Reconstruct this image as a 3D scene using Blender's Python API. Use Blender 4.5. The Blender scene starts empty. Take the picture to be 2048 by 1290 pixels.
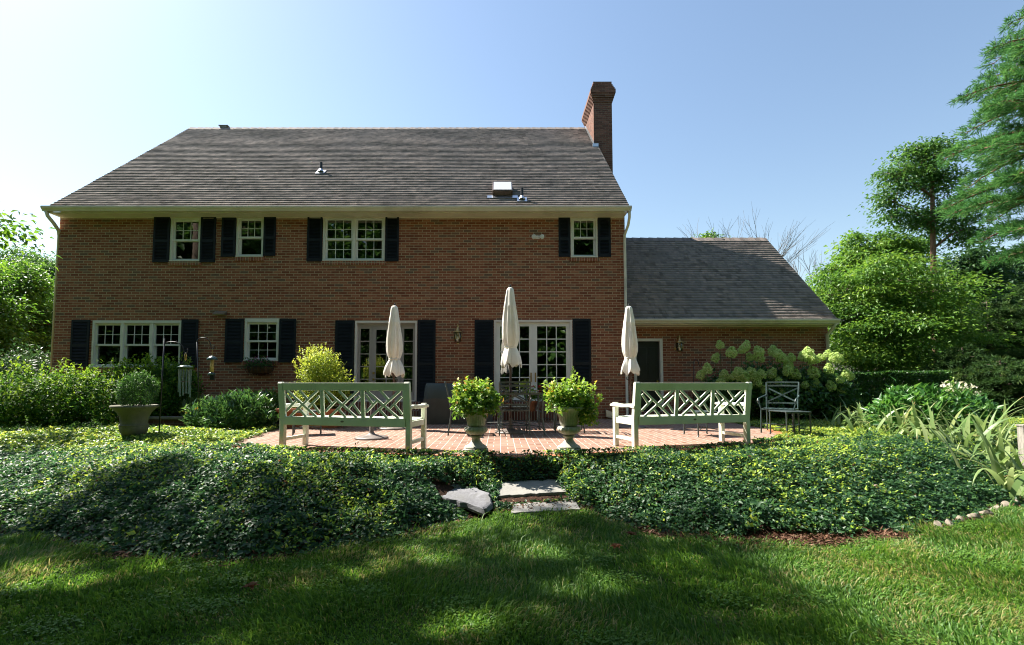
import bpy, math, random
import numpy as np
from mathutils import Vector, Matrix

R = math.radians
random.seed(7)
rng = np.random.default_rng(7)
scene = bpy.context.scene
COL = scene.collection

# ------------------------------------------------------------------ camera, sky, sun, exposure
CZ = 0.92
PITCH = R(3.37)
cam_d = bpy.data.cameras.new("camera")
cam = bpy.data.objects.new("camera", cam_d)
COL.objects.link(cam)
cam.location = (0, 0, CZ)
cam.rotation_euler = (R(90) + PITCH, 0, 0)
cam_d.sensor_width = 36
cam_d.lens = 967 * 36 / 2048
cam_d.shift_x = 23 / 2048
cam_d.shift_y = 63 / 2048
cam_d.clip_end = 3000
cam_d.clip_start = 0.05
scene.camera = cam

SUN = Vector((-1.0, 0.55, 1.35)).normalized()      # towards the sun
world = bpy.data.worlds.new("World")
scene.world = world
world.use_nodes = True
wn = world.node_tree
bg = wn.nodes["Background"]
sky = wn.nodes.new("ShaderNodeTexSky")
sky.sky_type = 'NISHITA'
sky.sun_disc = False
sky.sun_elevation = math.asin(SUN.z)
sky.sun_rotation = math.atan2(SUN.x, SUN.y)
sky.air_density = 1.4
sky.dust_density = 0.7
sky.ozone_density = 1.3
wn.links.new(sky.outputs[0], bg.inputs[0])
bg.inputs[1].default_value = 0.064
sun_d = bpy.data.lights.new("sun", 'SUN')
sun_d.energy = 5.0
sun_d.angle = R(0.5)
sun_d.color = (1.0, 0.94, 0.84)
sun = bpy.data.objects.new("sun", sun_d)
COL.objects.link(sun)
sun.rotation_euler = SUN.to_track_quat('Z', 'Y').to_euler()
sun.location = (-20, 5, 25)
scene.view_settings.view_transform = 'Standard'
scene.view_settings.look = 'None'
scene.view_settings.gamma = 1
scene.view_settings.exposure = 1.6
scene.cycles.use_denoising = True
scene.cycles.filter_width = 1.05
scene.cycles.max_bounces = 7
scene.cycles.diffuse_bounces = 4
scene.cycles.glossy_bounces = 3
scene.cycles.transmission_bounces = 4
scene.cycles.transparent_max_bounces = 12
scene.cycles.sample_clamp_indirect = 6.0
scene.cycles.caustics_reflective = False
scene.cycles.caustics_refractive = False


def ray(px, py):
    u = (px - 1001) / 967
    v = (708 - py) / 967
    return Vector((u, math.cos(PITCH) - v * math.sin(PITCH), math.sin(PITCH) + v * math.cos(PITCH)))


def at(px, py, Y):            # a photograph pixel seen at depth Y
    d = ray(px, py)
    t = Y / d.y
    return Vector((d.x * t, Y, CZ + d.z * t))


def atz(px, py, z):           # a photograph pixel on the level z
    d = ray(px, py)
    t = (z - CZ) / d.z
    return Vector((d.x * t, d.y * t, z))


# ------------------------------------------------------------------ object helpers
def tag(o, label=None, cat=None, group=None, kind=None):
    if label: o['label'] = label
    if cat: o['category'] = cat
    if group: o['group'] = group
    if kind: o['kind'] = kind
    return o


def empty(name, loc=(0, 0, 0), rz=0.0, parent=None):
    o = bpy.data.objects.new(name, None)
    o.empty_display_size = 0.1
    o.location = loc
    o.rotation_euler = (0, 0, rz)
    COL.objects.link(o)
    if parent: o.parent = parent
    return o


def copy_tree(o, parent=None):
    c = o.copy()
    COL.objects.link(c)
    c.parent = parent
    for ch in list(o.children):
        copy_tree(ch, c)
    return c


class MB:
    def __init__(self):
        self.v = []
        self.f = []

    def add(self, vs, fs):
        n = len(self.v)
        self.v += [tuple(p) for p in vs]
        self.f += [tuple(i + n for i in f) for f in fs]
        return self

    def quad(self, a, b, c, d):
        return self.add([a, b, c, d], [(0, 1, 2, 3)])

    def box(self, c, s, rot=None):
        hx, hy, hz = s[0] / 2, s[1] / 2, s[2] / 2
        P = [Vector((x, y, z)) for z in (-hz, hz) for y in (-hy, hy) for x in (-hx, hx)]
        if rot is not None:
            P = [rot @ p for p in P]
        c = Vector(c)
        return self.add([p + c for p in P],
                        [(0, 2, 3, 1), (4, 5, 7, 6), (0, 1, 5, 4), (2, 6, 7, 3), (0, 4, 6, 2), (1, 3, 7, 5)])

    def bb(self, x0, x1, y0, y1, z0, z1):
        return self.box(((x0 + x1) / 2, (y0 + y1) / 2, (z0 + z1) / 2), (x1 - x0, y1 - y0, z1 - z0))

    def bar(self, a, b, w, d, up=(0, 1, 0)):
        a, b = Vector(a), Vector(b)
        t = (b - a)
        L = t.length
        t.normalize()
        n = Vector(up)
        n = (n - t * n.dot(t)).normalized()
        s = t.cross(n)
        M = Matrix((s, n, t)).transposed()
        return self.box((a + b) / 2, (w, d, L), M)

    def tube(self, pts, r, seg=8, caps=True):
        pts = [Vector(p) for p in pts]
        n = len(pts)
        rs = r if isinstance(r, (list, tuple)) else [r] * n
        ref = None
        vs = []
        for i, p in enumerate(pts):
            t = (pts[min(i + 1, n - 1)] - pts[max(i - 1, 0)])
            if t.length < 1e-9: t = Vector((0, 0, 1))
            t.normalize()
            if ref is None:
                ref = Vector((1, 0, 0)) if abs(t.x) < 0.8 else Vector((0, 1, 0))
            ref = (ref - t * ref.dot(t))
            if ref.length < 1e-6: ref = t.orthogonal()
            ref.normalize()
            b = t.cross(ref)
            for k in range(seg):
                a = 2 * math.pi * k / seg
                vs.append(p + (ref * math.cos(a) + b * math.sin(a)) * rs[i])
        fs = []
        for i in range(n - 1):
            for k in range(seg):
                k2 = (k + 1) % seg
                fs.append((i * seg + k, i * seg + k2, (i + 1) * seg + k2, (i + 1) * seg + k))
        if caps:
            fs.append(tuple(reversed(range(seg))))
            fs.append(tuple(range((n - 1) * seg, n * seg)))
        return self.add(vs, fs)

    def lathe(self, prof, seg=28, c=(0, 0, 0), fn=None, caps=True):
        vs = []
        for (r, z) in prof:
            for k in range(seg):
                a = 2 * math.pi * k / seg
                rr = r if fn is None else fn(r, z, a)
                vs.append((c[0] + rr * math.cos(a), c[1] + rr * math.sin(a), c[2] + z))
        fs = []
        n = len(prof)
        for i in range(n - 1):
            for k in range(seg):
                k2 = (k + 1) % seg
                fs.append((i * seg + k, i * seg + k2, (i + 1) * seg + k2, (i + 1) * seg + k))
        if caps:
            fs.append(tuple(reversed(range(seg))))
            fs.append(tuple(range((n - 1) * seg, n * seg)))
        return self.add(vs, fs)

    def prism(self, poly, y0, y1, axis='y'):
        n = len(poly)
        if axis == 'y':
            vs = [(p[0], y0, p[1]) for p in poly] + [(p[0], y1, p[1]) for p in poly]
        elif axis == 'z':
            vs = [(p[0], p[1], y0) for p in poly] + [(p[0], p[1], y1) for p in poly]
        else:
            vs = [(y0, p[0], p[1]) for p in poly] + [(y1, p[0], p[1]) for p in poly]
        fs = [tuple(range(n)), tuple(reversed(range(n, 2 * n)))]
        for i in range(n):
            j = (i + 1) % n
            fs.append((i, i + n, j + n, j))
        return self.add(vs, fs)

    def build(self, name, mat, parent=None, smooth=False, bevel=0, seg=2, loc=None, rz=0, sub=0):
        me = bpy.data.meshes.new(name)
        me.from_pydata(self.v, [], self.f)
        me.validate()
        import bmesh
        bm = bmesh.new()
        bm.from_mesh(me)
        bmesh.ops.recalc_face_normals(bm, faces=bm.faces)
        bm.to_mesh(me)
        bm.free()
        if mat: me.materials.append(mat)
        if smooth:
            me.polygons.foreach_set('use_smooth', [True] * len(me.polygons))
        o = bpy.data.objects.new(name, me)
        COL.objects.link(o)
        if parent: o.parent = parent
        if loc is not None: o.location = loc
        if rz: o.rotation_euler = (0, 0, rz)
        if bevel:
            m = o.modifiers.new("bevel", 'BEVEL')
            m.width = bevel
            m.segments = seg
            m.limit_method = 'ANGLE'
            m.angle_limit = R(35)
        if sub:
            m = o.modifiers.new("sub", 'SUBSURF')
            m.levels = m.render_levels = sub
        return o


def mesh_np(name, V, F, mat, parent=None, attrs=None, smooth=False):
    """fast mesh from arrays; F is (n,3) or (n,4)"""
    V = np.asarray(V, dtype=np.float32)
    F = np.asarray(F, dtype=np.int32)
    k = F.shape[1]
    me = bpy.data.meshes.new(name)
    me.vertices.add(len(V))
    me.vertices.foreach_set('co', V.ravel())
    me.loops.add(F.size)
    me.loops.foreach_set('vertex_index', F.ravel())
    me.polygons.add(len(F))
    me.polygons.foreach_set('loop_start', np.arange(0, F.size, k, dtype=np.int32))
    if smooth:
        me.polygons.foreach_set('use_smooth', np.ones(len(F), dtype=bool))
    for an, arr in (attrs or {}).items():
        a = me.attributes.new(an, 'FLOAT', 'POINT')
        a.data.foreach_set('value', np.asarray(arr, dtype=np.float32))
    me.update(calc_edges=True)
    if mat: me.materials.append(mat)
    o = bpy.data.objects.new(name, me)
    COL.objects.link(o)
    if parent: o.parent = parent
    return o


def unit(a):
    return a / np.maximum(np.linalg.norm(a, axis=1, keepdims=True), 1e-9)


def leaf_arrays(P, D, N, L, W, fold=0.25, droop=0.15, rnd=None, hexa=True):
    """P base, D direction, N up-ish normal; L, W arrays. 6 verts, 4 tris each"""
    n = len(P)
    D = unit(D)
    S = unit(np.cross(D, N))
    U = np.cross(S, D)
    L = np.broadcast_to(np.asarray(L, float), (n,))[:, None]
    W = np.broadcast_to(np.asarray(W, float), (n,))[:, None]
    if rnd is None: rnd = rng.random(n)
    if hexa:
        b = P
        l1 = P + D * L * .38 + S * W * .5 + U * W * fold
        r1 = P + D * L * .38 - S * W * .5 + U * W * fold
        m = P + D * L * .55 - U * L * droop * .25
        t = P + D * L - U * L * droop
        V = np.stack([b, l1, m, r1, t], 1).reshape(-1, 3)
        i = np.arange(n)[:, None] * 5
        F = np.concatenate([i + [0, 2, 1], i + [0, 3, 2], i + [1, 2, 4], i + [2, 3, 4]], 1).reshape(-1, 3)
        A = np.repeat(rnd, 5)
    else:
        l1 = P + D * L * .42 + S * W * .5 + U * W * fold
        r1 = P + D * L * .42 - S * W * .5 + U * W * fold
        t = P + D * L - U * L * droop
        V = np.stack([P, l1, t, r1], 1).reshape(-1, 3)
        i = np.arange(n)[:, None] * 4
        F = np.concatenate([i + [0, 2, 1], i + [0, 3, 2]], 1).reshape(-1, 3)
        A = np.repeat(rnd, 4)
    return V, F, A


def cat_arrays(parts):
    Vs, Fs, As, off = [], [], [], 0
    for V, F, A in parts:
        Vs.append(V); Fs.append(F + off); As.append(A)
        off += len(V)
    return np.concatenate(Vs), np.concatenate(Fs), np.concatenate(As)


def nz(x, y, s=1.0, seed=0):
    """cheap smooth 2-D noise in about -1..1"""
    r = np.random.default_rng(seed)
    out = 0
    for k in range(6):
        a = r.random() * 6.28
        f = s * (0.7 + 1.3 * r.random())
        ph = r.random() * 6.28
        out = out + np.sin((x * math.cos(a) + y * math.sin(a)) * f + ph + 1.3 * np.sin((x * math.sin(a) - y * math.cos(a)) * f * .7 + ph * 2))
    return out / 3.2


# ------------------------------------------------------------------ materials
class NT:
    def __init__(self, name):
        self.m = bpy.data.materials.new(name)
        self.m.use_nodes = True
        self.t = self.m.node_tree
        self.b = self.t.nodes["Principled BSDF"]
        self.out = self.t.nodes["Material Output"]

    def n(self, typ, **kw):
        nd = self.t.nodes.new(typ)
        for k, v in kw.items(): setattr(nd, k, v)
        return nd

    def l(self, a, b):
        self.t.links.new(a, b)

    def setin(self, sock, v):
        if hasattr(v, 'is_linked') or isinstance(v, bpy.types.NodeSocket):
            self.l(v, sock)
        else:
            sock.default_value = v

    def math(self, op, a, b=0.0, c=None):
        nd = self.n('ShaderNodeMath', operation=op)
        self.setin(nd.inputs[0], a)
        self.setin(nd.inputs[1], b)
        if c is not None: self.setin(nd.inputs[2], c)
        return nd.outputs[0]

    def obj(self):
        return self.n('ShaderNodeTexCoord').outputs['Object']

    def xyz(self, v):
        s = self.n('ShaderNodeSeparateXYZ')
        self.l(v, s.inputs[0])
        return s.outputs[0], s.outputs[1], s.outputs[2]

    def comb(self, x, y, z=0.0):
        c = self.n('ShaderNodeCombineXYZ')
        for i, v in enumerate((x, y, z)): self.setin(c.inputs[i], v)
        return c.outputs[0]

    def noise(self, vec, scale, detail=3, rough=.55, dim='3D'):
        nd = self.n('ShaderNodeTexNoise')
        nd.noise_dimensions = dim
        if vec is not None: self.l(vec, nd.inputs['Vector'])
        nd.inputs['Scale'].default_value = scale
        nd.inputs['Detail'].default_value = detail
        nd.inputs['Roughness'].default_value = rough
        return nd.outputs[0]

    def white(self, vec):
        nd = self.n('ShaderNodeTexWhiteNoise')
        nd.noise_dimensions = '3D'
        self.l(vec, nd.inputs['Vector'])
        return nd.outputs[0]

    def ramp(self, fac, stops, interp='LINEAR'):
        nd = self.n('ShaderNodeValToRGB')
        nd.color_ramp.interpolation = interp
        el = nd.color_ramp.elements
        while len(el) < len(stops): el.new(0.5)
        for e, (p, c) in zip(el, stops):
            e.position = p
            e.color = (*c, 1)
        self.l(fac, nd.inputs[0])
        return nd.outputs[0]

    def maprange(self, v, a, b, c, d):
        nd = self.n('ShaderNodeMapRange')
        self.l(v, nd.inputs[0])
        for i, x in enumerate((a, b, c, d)): nd.inputs[i + 1].default_value = x
        return nd.outputs[0]

    def mix(self, fac, a, b, mode='MIX'):
        nd = self.n('ShaderNodeMix', data_type='RGBA', blend_type=mode)
        self.setin(nd.inputs[0], fac)
        for s, v in ((nd.inputs[6], a), (nd.inputs[7], b)):
            if isinstance(v, tuple): s.default_value = (*v, 1)
            else: self.l(v, s)
        return nd.outputs[2]

    def bump(self, h, strength=.3, dist=.01):
        nd = self.n('ShaderNodeBump')
        nd.inputs['Strength'].default_value = strength
        nd.inputs['Distance'].default_value = dist
        self.l(h, nd.inputs['Height'])
        self.l(nd.outputs[0], self.b.inputs['Normal'])

    def base(self, c, rough=.6, spec=.5, metal=0):
        s = self.b.inputs['Base Color']
        if isinstance(c, tuple): s.default_value = (*c, 1)
        else: self.l(c, s)
        self.setin(self.b.inputs['Roughness'], rough)
        self.b.inputs['Specular IOR Level'].default_value = spec
        self.b.inputs['Metallic'].default_value = metal
        return self


def mat_paint(name, c, rough=.5, var=.12, scale=6, bump=.05, spec=.4, dirt=None):
    k = NT(name)
    o = k.obj()
    n1 = k.noise(o, scale, 5)
    lo = tuple(x * (1 - var) for x in c)
    hi = tuple(min(1, x * (1 + var)) for x in c)
    col = k.ramp(n1, [(.3, lo), (.7, hi)])
    if dirt:
        n2 = k.noise(o, scale * .35, 6, .7)
        col = k.mix(k.maprange(n2, .52, .75, 0, .8), col, dirt)
    k.base(col, k.maprange(n1, .3, .7, rough * .85, min(1, rough * 1.15)), spec)
    if bump: k.bump(k.noise(o, scale * 12, 3), bump, .004)
    return k.m


def mat_brick(name, w, h, joint, cols, mortar, rough=.85, oddrow=.5, spec=.2):
    """running-bond brick laid in world scale on vertical faces"""
    k = NT(name)
    x, y, z = k.xyz(k.obj())
    nx, ny, nzz = k.xyz(k.n('ShaderNodeNewGeometry').outputs['Normal'])
    side = k.math('GREATER_THAN', k.math('ABSOLUTE', nx), .7)
    u = k.math('ADD', k.math('MULTIPLY', x, k.math('SUBTRACT', 1.0, side)), k.math('MULTIPLY', y, side))
    wob = k.noise(k.obj(), 9, 2)
    v = k.math('DIVIDE', z, h)
    row = k.math('FLOOR', v)
    off = k.math('MULTIPLY', k.math('MODULO', k.math('ADD', row, 1000.0), 2.0), oddrow)
    uu = k.math('ADD', k.math('DIVIDE', u, w), off)
    cx = k.math('FLOOR', uu)
    fu = k.math('SUBTRACT', uu, cx)
    fv = k.math('SUBTRACT', v, row)
    du = k.math('MULTIPLY', k.math('SUBTRACT', .5, k.math('ABSOLUTE', k.math('SUBTRACT', fu, .5))), w)
    dv = k.math('MULTIPLY', k.math('SUBTRACT', .5, k.math('ABSOLUTE', k.math('SUBTRACT', fv, .5))), h)
    d = k.math('MINIMUM', du, dv)
    d = k.math('ADD', d, k.math('MULTIPLY', k.math('SUBTRACT', wob, .5), .004))
    mask = k.maprange(d, joint * .5 - .0015, joint * .5 + .0015, 0, 1)
    rid = k.white(k.comb(cx, row, side))
    rid2 = k.white(k.comb(row, cx, 7.0))
    col = k.ramp(rid, cols, 'LINEAR')
    fine = k.noise(k.obj(), 60, 4, .7)
    col = k.mix(k.maprange(fine, .35, .7, 0, .45), col, (.06, .03, .025))
    big = k.noise(k.obj(), .7, 4)
    col = k.mix(k.maprange(big, .40, .75, 0, .22), col, (.14, .085, .06))
    mc = k.mix(k.maprange(k.noise(k.obj(), 25, 3), .3, .7, 0, .5), mortar, tuple(c * .6 for c in mortar))
    k.base(k.mix(mask, mc, col), rough, spec)
    hgt = k.math('ADD', k.math('MULTIPLY', mask, k.math('ADD', .8, k.math('MULTIPLY', rid2, .4))), k.math('MULTIPLY', fine, .25))
    k.bump(hgt, .7, .008)
    return k.m


def mat_basket(name):
    """basket-weave clay pavers with pale joints"""
    k = NT(name)
    x, y, z = k.xyz(k.obj())
    S = .205
    u = k.math('DIVIDE', x, S)
    v = k.math('DIVIDE', y, S)
    cu, cv = k.math('FLOOR', u), k.math('FLOOR', v)
    fu, fv = k.math('SUBTRACT', u, cu), k.math('SUBTRACT', v, cv)
    par = k.math('MODULO', k.math('ADD', k.math('ADD', cu, cv), 2000.0), 2.0)
    par = k.math('GREATER_THAN', par, .5)
    ipar = k.math('SUBTRACT', 1.0, par)
    a = k.math('ADD', k.math('MULTIPLY', fu, par), k.math('MULTIPLY', fv, ipar))   # split axis
    half = k.math('GREATER_THAN', a, .5)
    da = k.math('SUBTRACT', .5, k.math('ABSOLUTE', k.math('SUBTRACT', fu, .5)))
    db = k.math('SUBTRACT', .5, k.math('ABSOLUTE', k.math('SUBTRACT', fv, .5)))
    dc = k.math('ABSOLUTE', k.math('SUBTRACT', a, .5))
    d = k.math('MULTIPLY', k.math('MINIMUM', k.math('MINIMUM', da, db), dc), S)
    n9 = k.noise(k.obj(), 11, 2)
    d = k.math('ADD', d, k.math('MULTIPLY', k.math('SUBTRACT', n9, .5), .004))
    mask = k.maprange(d, .0042, .0066, 0, 1)
    rid = k.white(k.comb(k.math('ADD', cu, k.math('MULTIPLY', half, 517.0)), cv, par))
    col = k.ramp(rid, [(0, (.17, .085, .055)), (.35, (.235, .12, .08)), (.7, (.28, .155, .107)), (1, (.20, .125, .095))])
    fine = k.noise(k.obj(), 55, 4, .7)
    col = k.mix(k.maprange(fine, .4, .75, 0, .35), col, (.20, .10, .075))
    st = k.noise(k.obj(), 1.3, 5, .65)
    col = k.mix(k.maprange(st, .45, .75, 0, .45), col, (.30, .22, .17))
    k.base(k.mix(mask, (.44, .39, .33), col), .85, .25)
    k.bump(k.math('ADD', mask, k.math('MULTIPLY', fine, .3)), .5, .006)
    return k.m


def mat_shingle(name, dark=1.0):
    k = NT(name)
    x, y, z = k.xyz(k.obj())
    att = k.n('ShaderNodeAttribute', attribute_name='course').outputs['Fac']
    att = k.math('ROUND', att)
    r0 = k.white(k.comb(att, 3.0, 1.0))
    u = k.math('ADD', k.math('DIVIDE', x, .17), k.math('MULTIPLY', r0, 7.0))
    c1 = k.math('FLOOR', u)
    u2 = k.math('ADD', k.math('DIVIDE', x, .085), k.math('MULTIPLY', r0, 3.3))
    c2 = k.math('FLOOR', u2)
    rid = k.white(k.comb(c1, att, 0.0))
    rid2 = k.white(k.comb(c2, att, 5.0))
    col = k.ramp(k.math('ADD', k.math('MULTIPLY', rid, .6), k.math('MULTIPLY', rid2, .4)),
                 [(.05, (.16, .132, .116)), (.4, (.26, .217, .19)), (.65, (.32, .266, .232)), (.97, (.42, .325, .275))])
    f2 = k.math('SUBTRACT', u, c1)
    gap = k.math('LESS_THAN', f2, .03)
    col = k.mix(k.math('MULTIPLY', gap, .7), col, (.19, .17, .16))
    grit = k.noise(k.obj(), 140, 3, .7)
    col = k.mix(k.maprange(grit, .35, .7, 0, .5), col, (.055, .05, .047))
    st = k.noise(k.comb(k.math('MULTIPLY', x, .8), k.math('MULTIPLY', y, .18), 0.0), 1.1, 5, .6)
    col = k.mix(k.maprange(st, .42, .72, 0, .6), col, (.21, .185, .175))
    k.base(col, .9, .2)
    k.bump(grit, .5, .004)
    return k.m


def mat_leaf(name, stops, trans=.35, rough=.45, spec=.45, tcol=None, var=.35):
    k = NT(name)
    r = k.n('ShaderNodeAttribute', attribute_name='rnd').outputs['Fac']
    col = k.ramp(r, stops)
    nn = k.noise(k.obj(), 1.7, 3)
    col = k.mix(k.maprange(nn, .35, .7, 0, var), col, stops[0][1])
    k.base(col, rough, spec)
    tr = k.n('ShaderNodeBsdfTranslucent')
    hs = k.n('ShaderNodeHueSaturation')
    hs.inputs['Saturation'].default_value = 1.05
    hs.inputs['Value'].default_value = 1.7
    hs.inputs['Hue'].default_value = .485
    k.l(col, hs.inputs['Color'])
    k.l(hs.outputs[0], tr.inputs['Color'])
    mx = k.n('ShaderNodeMixShader')
    mx.inputs[0].default_value = trans
    k.l(k.b.outputs[0], mx.inputs[1])
    k.l(tr.outputs[0], mx.inputs[2])
    k.l(mx.outputs[0], k.out.inputs[0])
    return k.m


def mat_bark(name, c):
    k = NT(name)
    x, y, z = k.xyz(k.obj())
    v = k.comb(k.math('MULTIPLY', x, 5.0), k.math('MULTIPLY', y, 5.0), z)
    n = k.noise(v, 3.0, 6, .65)
    k.base(k.ramp(n, [(.3, tuple(a * .45 for a in c)), (.65, c), (.8, tuple(min(1, a * 1.4) for a in c))]), .9, .2)
    k.bump(n, .8, .03)
    return k.m


def mat_stone(name, c, rough=.8, scale=5, moss=None, var=.35):
    k = NT(name)
    o = k.obj()
    n1 = k.noise(o, scale, 8, .65)
    n2 = k.noise(o, scale * 14, 4, .7)
    col = k.ramp(n1, [(.3, tuple(a * (1 - var) for a in c)), (.7, tuple(min(1, a * (1 + var * .6)) for a in c))])
    col = k.mix(k.maprange(n2, .45, .7, 0, .35), col, tuple(a * .5 for a in c))
    if moss:
        col = k.mix(k.maprange(k.noise(o, scale * .6, 5, .7), .48, .68, 0, .8), col, moss)
    k.base(col, rough, .3)
    k.bump(k.math('ADD', n1, k.math('MULTIPLY', n2, .4)), .45, .012)
    return k.m


def mat_glass(name, tint=.75):
    """window pane: clear with fresnel reflection"""
    k = NT(name)
    tr = k.n('ShaderNodeBsdfTransparent')
    tr.inputs[0].default_value = (tint, tint * 1.02, tint, 1)
    gl = k.n('ShaderNodeBsdfGlossy')
    gl.inputs['Roughness'].default_value = .012
    gl.inputs['Color'].default_value = (1, 1, 1, 1)
    fr = k.n('ShaderNodeFresnel')
    fr.inputs['IOR'].default_value = 2.1
    nb = k.n('ShaderNodeBump')
    nb.inputs['Strength'].default_value = .04
    nb.inputs['Distance'].default_value = .02
    k.l(k.noise(k.obj(), 2.2, 2), nb.inputs['Height'])
    k.l(nb.outputs[0], gl.inputs['Normal'])
    mx = k.n('ShaderNodeMixShader')
    k.l(fr.outputs[0], mx.inputs[0])
    k.l(tr.outputs[0], mx.inputs[1])
    k.l(gl.outputs[0], mx.inputs[2])
    k.l(mx.outputs[0], k.out.inputs[0])
    return k.m


M = {}
BR = [(0, (.23, .070, .040)), (.3, (.32, .105, .056)), (.62, (.38, .138, .074)), (.86, (.43, .178, .098)), (.905, (.25, .13, .085)), (1, (.19, .12, .08))]
M['brick'] = mat_brick('house_brick', .2132, .0677, .0125, BR, (.52, .40, .25))
M['brick_dark'] = mat_brick('chimney_brick', .2132, .0677, .010, [(0, (.13, .06, .045)), (.5, (.20, .085, .058)), (1, (.26, .12, .085))], (.25, .19, .14))
M['rowlock'] = mat_brick('rowlock_brick', .0677, .5, .011, BR, (.50, .40, .27), oddrow=0)
M['rowlock_step'] = mat_brick('step_rowlock_brick', .0677, .5, .014, [(0, (.14, .05, .035)), (1, (.26, .10, .07))], (.60, .54, .46), oddrow=0)
M['paver'] = mat_basket('clay_paver')
M['shingle'] = mat_shingle('asphalt_shingle')
M['trim'] = mat_paint('white_trim', (.72, .70, .62), .45, .06, 3, .03, .4)
M['gutter'] = mat_paint('cream_gutter', (.74, .66, .52), .45, .10, 2, .02, .3, dirt=(.42, .35, .25))
M['sash'] = mat_paint('white_sash', (.75, .75, .71), .4, .05, 4, .02, .4)
M['door_trim'] = mat_paint('pinkish_white_door', (.74, .68, .63), .4, .05, 4, .02, .4)
M['door_white'] = mat_paint('white_door', (.78, .75, .72), .4, .05, 4, .02, .4)
M['screen_door'] = mat_paint('screened_door', (.36, .32, .30), .6, .08, 4, .02, .3)
M['shutter'] = mat_paint('dark_shutter', (.014, .018, .023), .6, .25, 5, .03, .2)
M['black'] = mat_paint('black_metal', (.012, .013, .016), .4, .2, 8, .05, .5)
M['iron'] = mat_paint('green_grey_iron', (.045, .062, .062), .38, .25, 12, .1, .6)
M['iron_light'] = mat_paint('grey_green_iron', (.042, .072, .072), .35, .2, 10, .08, .6)
M['darkdoor'] = mat_paint('dark_green_door', (.014, .017, .018), .4, .2, 4, .02, .5)
M['glass'] = mat_glass('window_glass', .62)
M['curtain'] = mat_paint('curtain', (.42, .40, .36), .9, .12, 9, .1, .1)
M['interior'] = mat_paint('interior_wall', (.20, .18, .16), .9, .1, 2, 0, .1)
M['bench'] = mat_paint('bench_paint', (.69, .715, .60), .5, .08, 5, .12, .3, dirt=(.50, .54, .40))
M['canvas'] = mat_paint('umbrella_canvas', (.80, .77, .70), .9, .06, 5, .25, .1, dirt=(.66, .62, .54))
M['pole'] = mat_paint('brown_pole', (.085, .055, .045), .4, .2, 6, .05, .5)
M['castiron'] = mat_paint('bronze_iron', (.15, .125, .11), .5, .2, 12, .2, .5)
M['cover'] = mat_paint('grill_cover_cloth', (.05, .068, .068), .62, .18, 3, .2, .3)
M['cover2'] = mat_paint('grill_cover_skirt', (.075, .072, .064), .62, .18, 3, .2, .3)
M['urn'] = mat_stone('cast_stone', (.47, .455, .39), .85, 5, (.25, .26, .18), .3)
M['bigurn'] = mat_stone('weathered_planter', (.15, .145, .105), .8, 3, (.16, .16, .11), .3)
M['terracotta'] = mat_stone('terracotta', (.46, .17, .085), .8, 5, None, .2)
M['flag'] = mat_stone('flagstone', (.27, .26, .24), .75, 3, (.26, .25, .22), .22)
M['boulder'] = mat_stone('boulder_stone', (.20, .20, .215), .9, 7, (.11, .11, .10), .45)
M['pale_stone'] = mat_stone('pale_stone', (.27, .23, .18), .85, 6, None, .25)
M['wood_post'] = mat_bark('grey_wood', (.36, .33, .29))
M['brass'] = NT('brass').base((.45, .30, .12), .3, .5, 1).m
M['chrome'] = NT('galvanised').base((.62, .64, .66), .32, .5, 1).m
M['lampglass'] = mat_glass('lamp_glass', .85)
M['bulb'] = NT('candle_bulb').base((.70, .55, .40), .4, .5).m
M['tableglass'] = mat_glass('table_glass', .8)
M['skyl'] = NT('skylight_glass').base((.55, .57, .62), .25, .7).m
M['lens'] = NT('flood_lens').base((.70, .70, .68), .15, .6).m
M['bark'] = mat_bark('bark', (.16, .12, .09))
M['bark_red'] = mat_bark('bark_red', (.24, .14, .09))
M['bark_grey'] = mat_bark('bark_grey', (.22, .20, .18))
M['seed'] = mat_paint('bird_seed', (.52, .36, .14), .6, .4, 40, .2, .3)
M['feeder_green'] = mat_paint('feeder_green', (.035, .075, .085), .35, .2, 6, .03, .5)
M['chime'] = mat_paint('chime_metal', (.10, .16, .16), .3, .2, 6, .03, .6)
M['coco'] = mat_bark('coco_liner', (.16, .09, .05))
M['basket'] = mat_bark('wicker', (.28, .19, .13))
M['red'] = mat_leaf('red_petal', [(0, (.35, .01, .012)), (1, (.62, .03, .03))], .3)
M['pinkred'] = mat_leaf('magenta_petal', [(0, (.25, .02, .08)), (1, (.45, .06, .20))], .3)
M['petalpale'] = mat_leaf('hydrangea_petal', [(0, (.30, .44, .13)), (.6, (.46, .58, .22)), (1, (.62, .68, .36))], .35, .6, .2, var=.0)
M['petalwhite'] = mat_leaf('cream_petal', [(0, (.62, .60, .42)), (1, (.78, .74, .60))], .3, .6, .2, var=0)
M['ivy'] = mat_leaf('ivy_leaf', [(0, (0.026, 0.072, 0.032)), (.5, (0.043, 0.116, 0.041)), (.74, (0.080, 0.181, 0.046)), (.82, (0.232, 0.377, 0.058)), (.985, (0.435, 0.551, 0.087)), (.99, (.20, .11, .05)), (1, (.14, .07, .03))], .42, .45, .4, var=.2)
M['cover_lime'] = mat_leaf('lime_groundcover', [(0, (0.049, 0.119, 0.028)), (.4, (0.112, 0.224, 0.042)), (.75, (0.280, 0.392, 0.063)), (1, (0.476, 0.532, 0.098))], .35, .42, .45)
M['boxwood'] = mat_leaf('boxwood_leaf', [(0, (0.020, 0.063, 0.017)), (.5, (0.042, 0.119, 0.025)), (1, (0.098, 0.224, 0.042))], .35, .36, .5)
M['spirea'] = mat_leaf('spirea_leaf', [(0, (.026, .085, .014)), (.5, (.060, .155, .020)), (.72, (.10, .21, .026)), (1, (.24, .36, .04))], .40, .55, .2)
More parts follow.
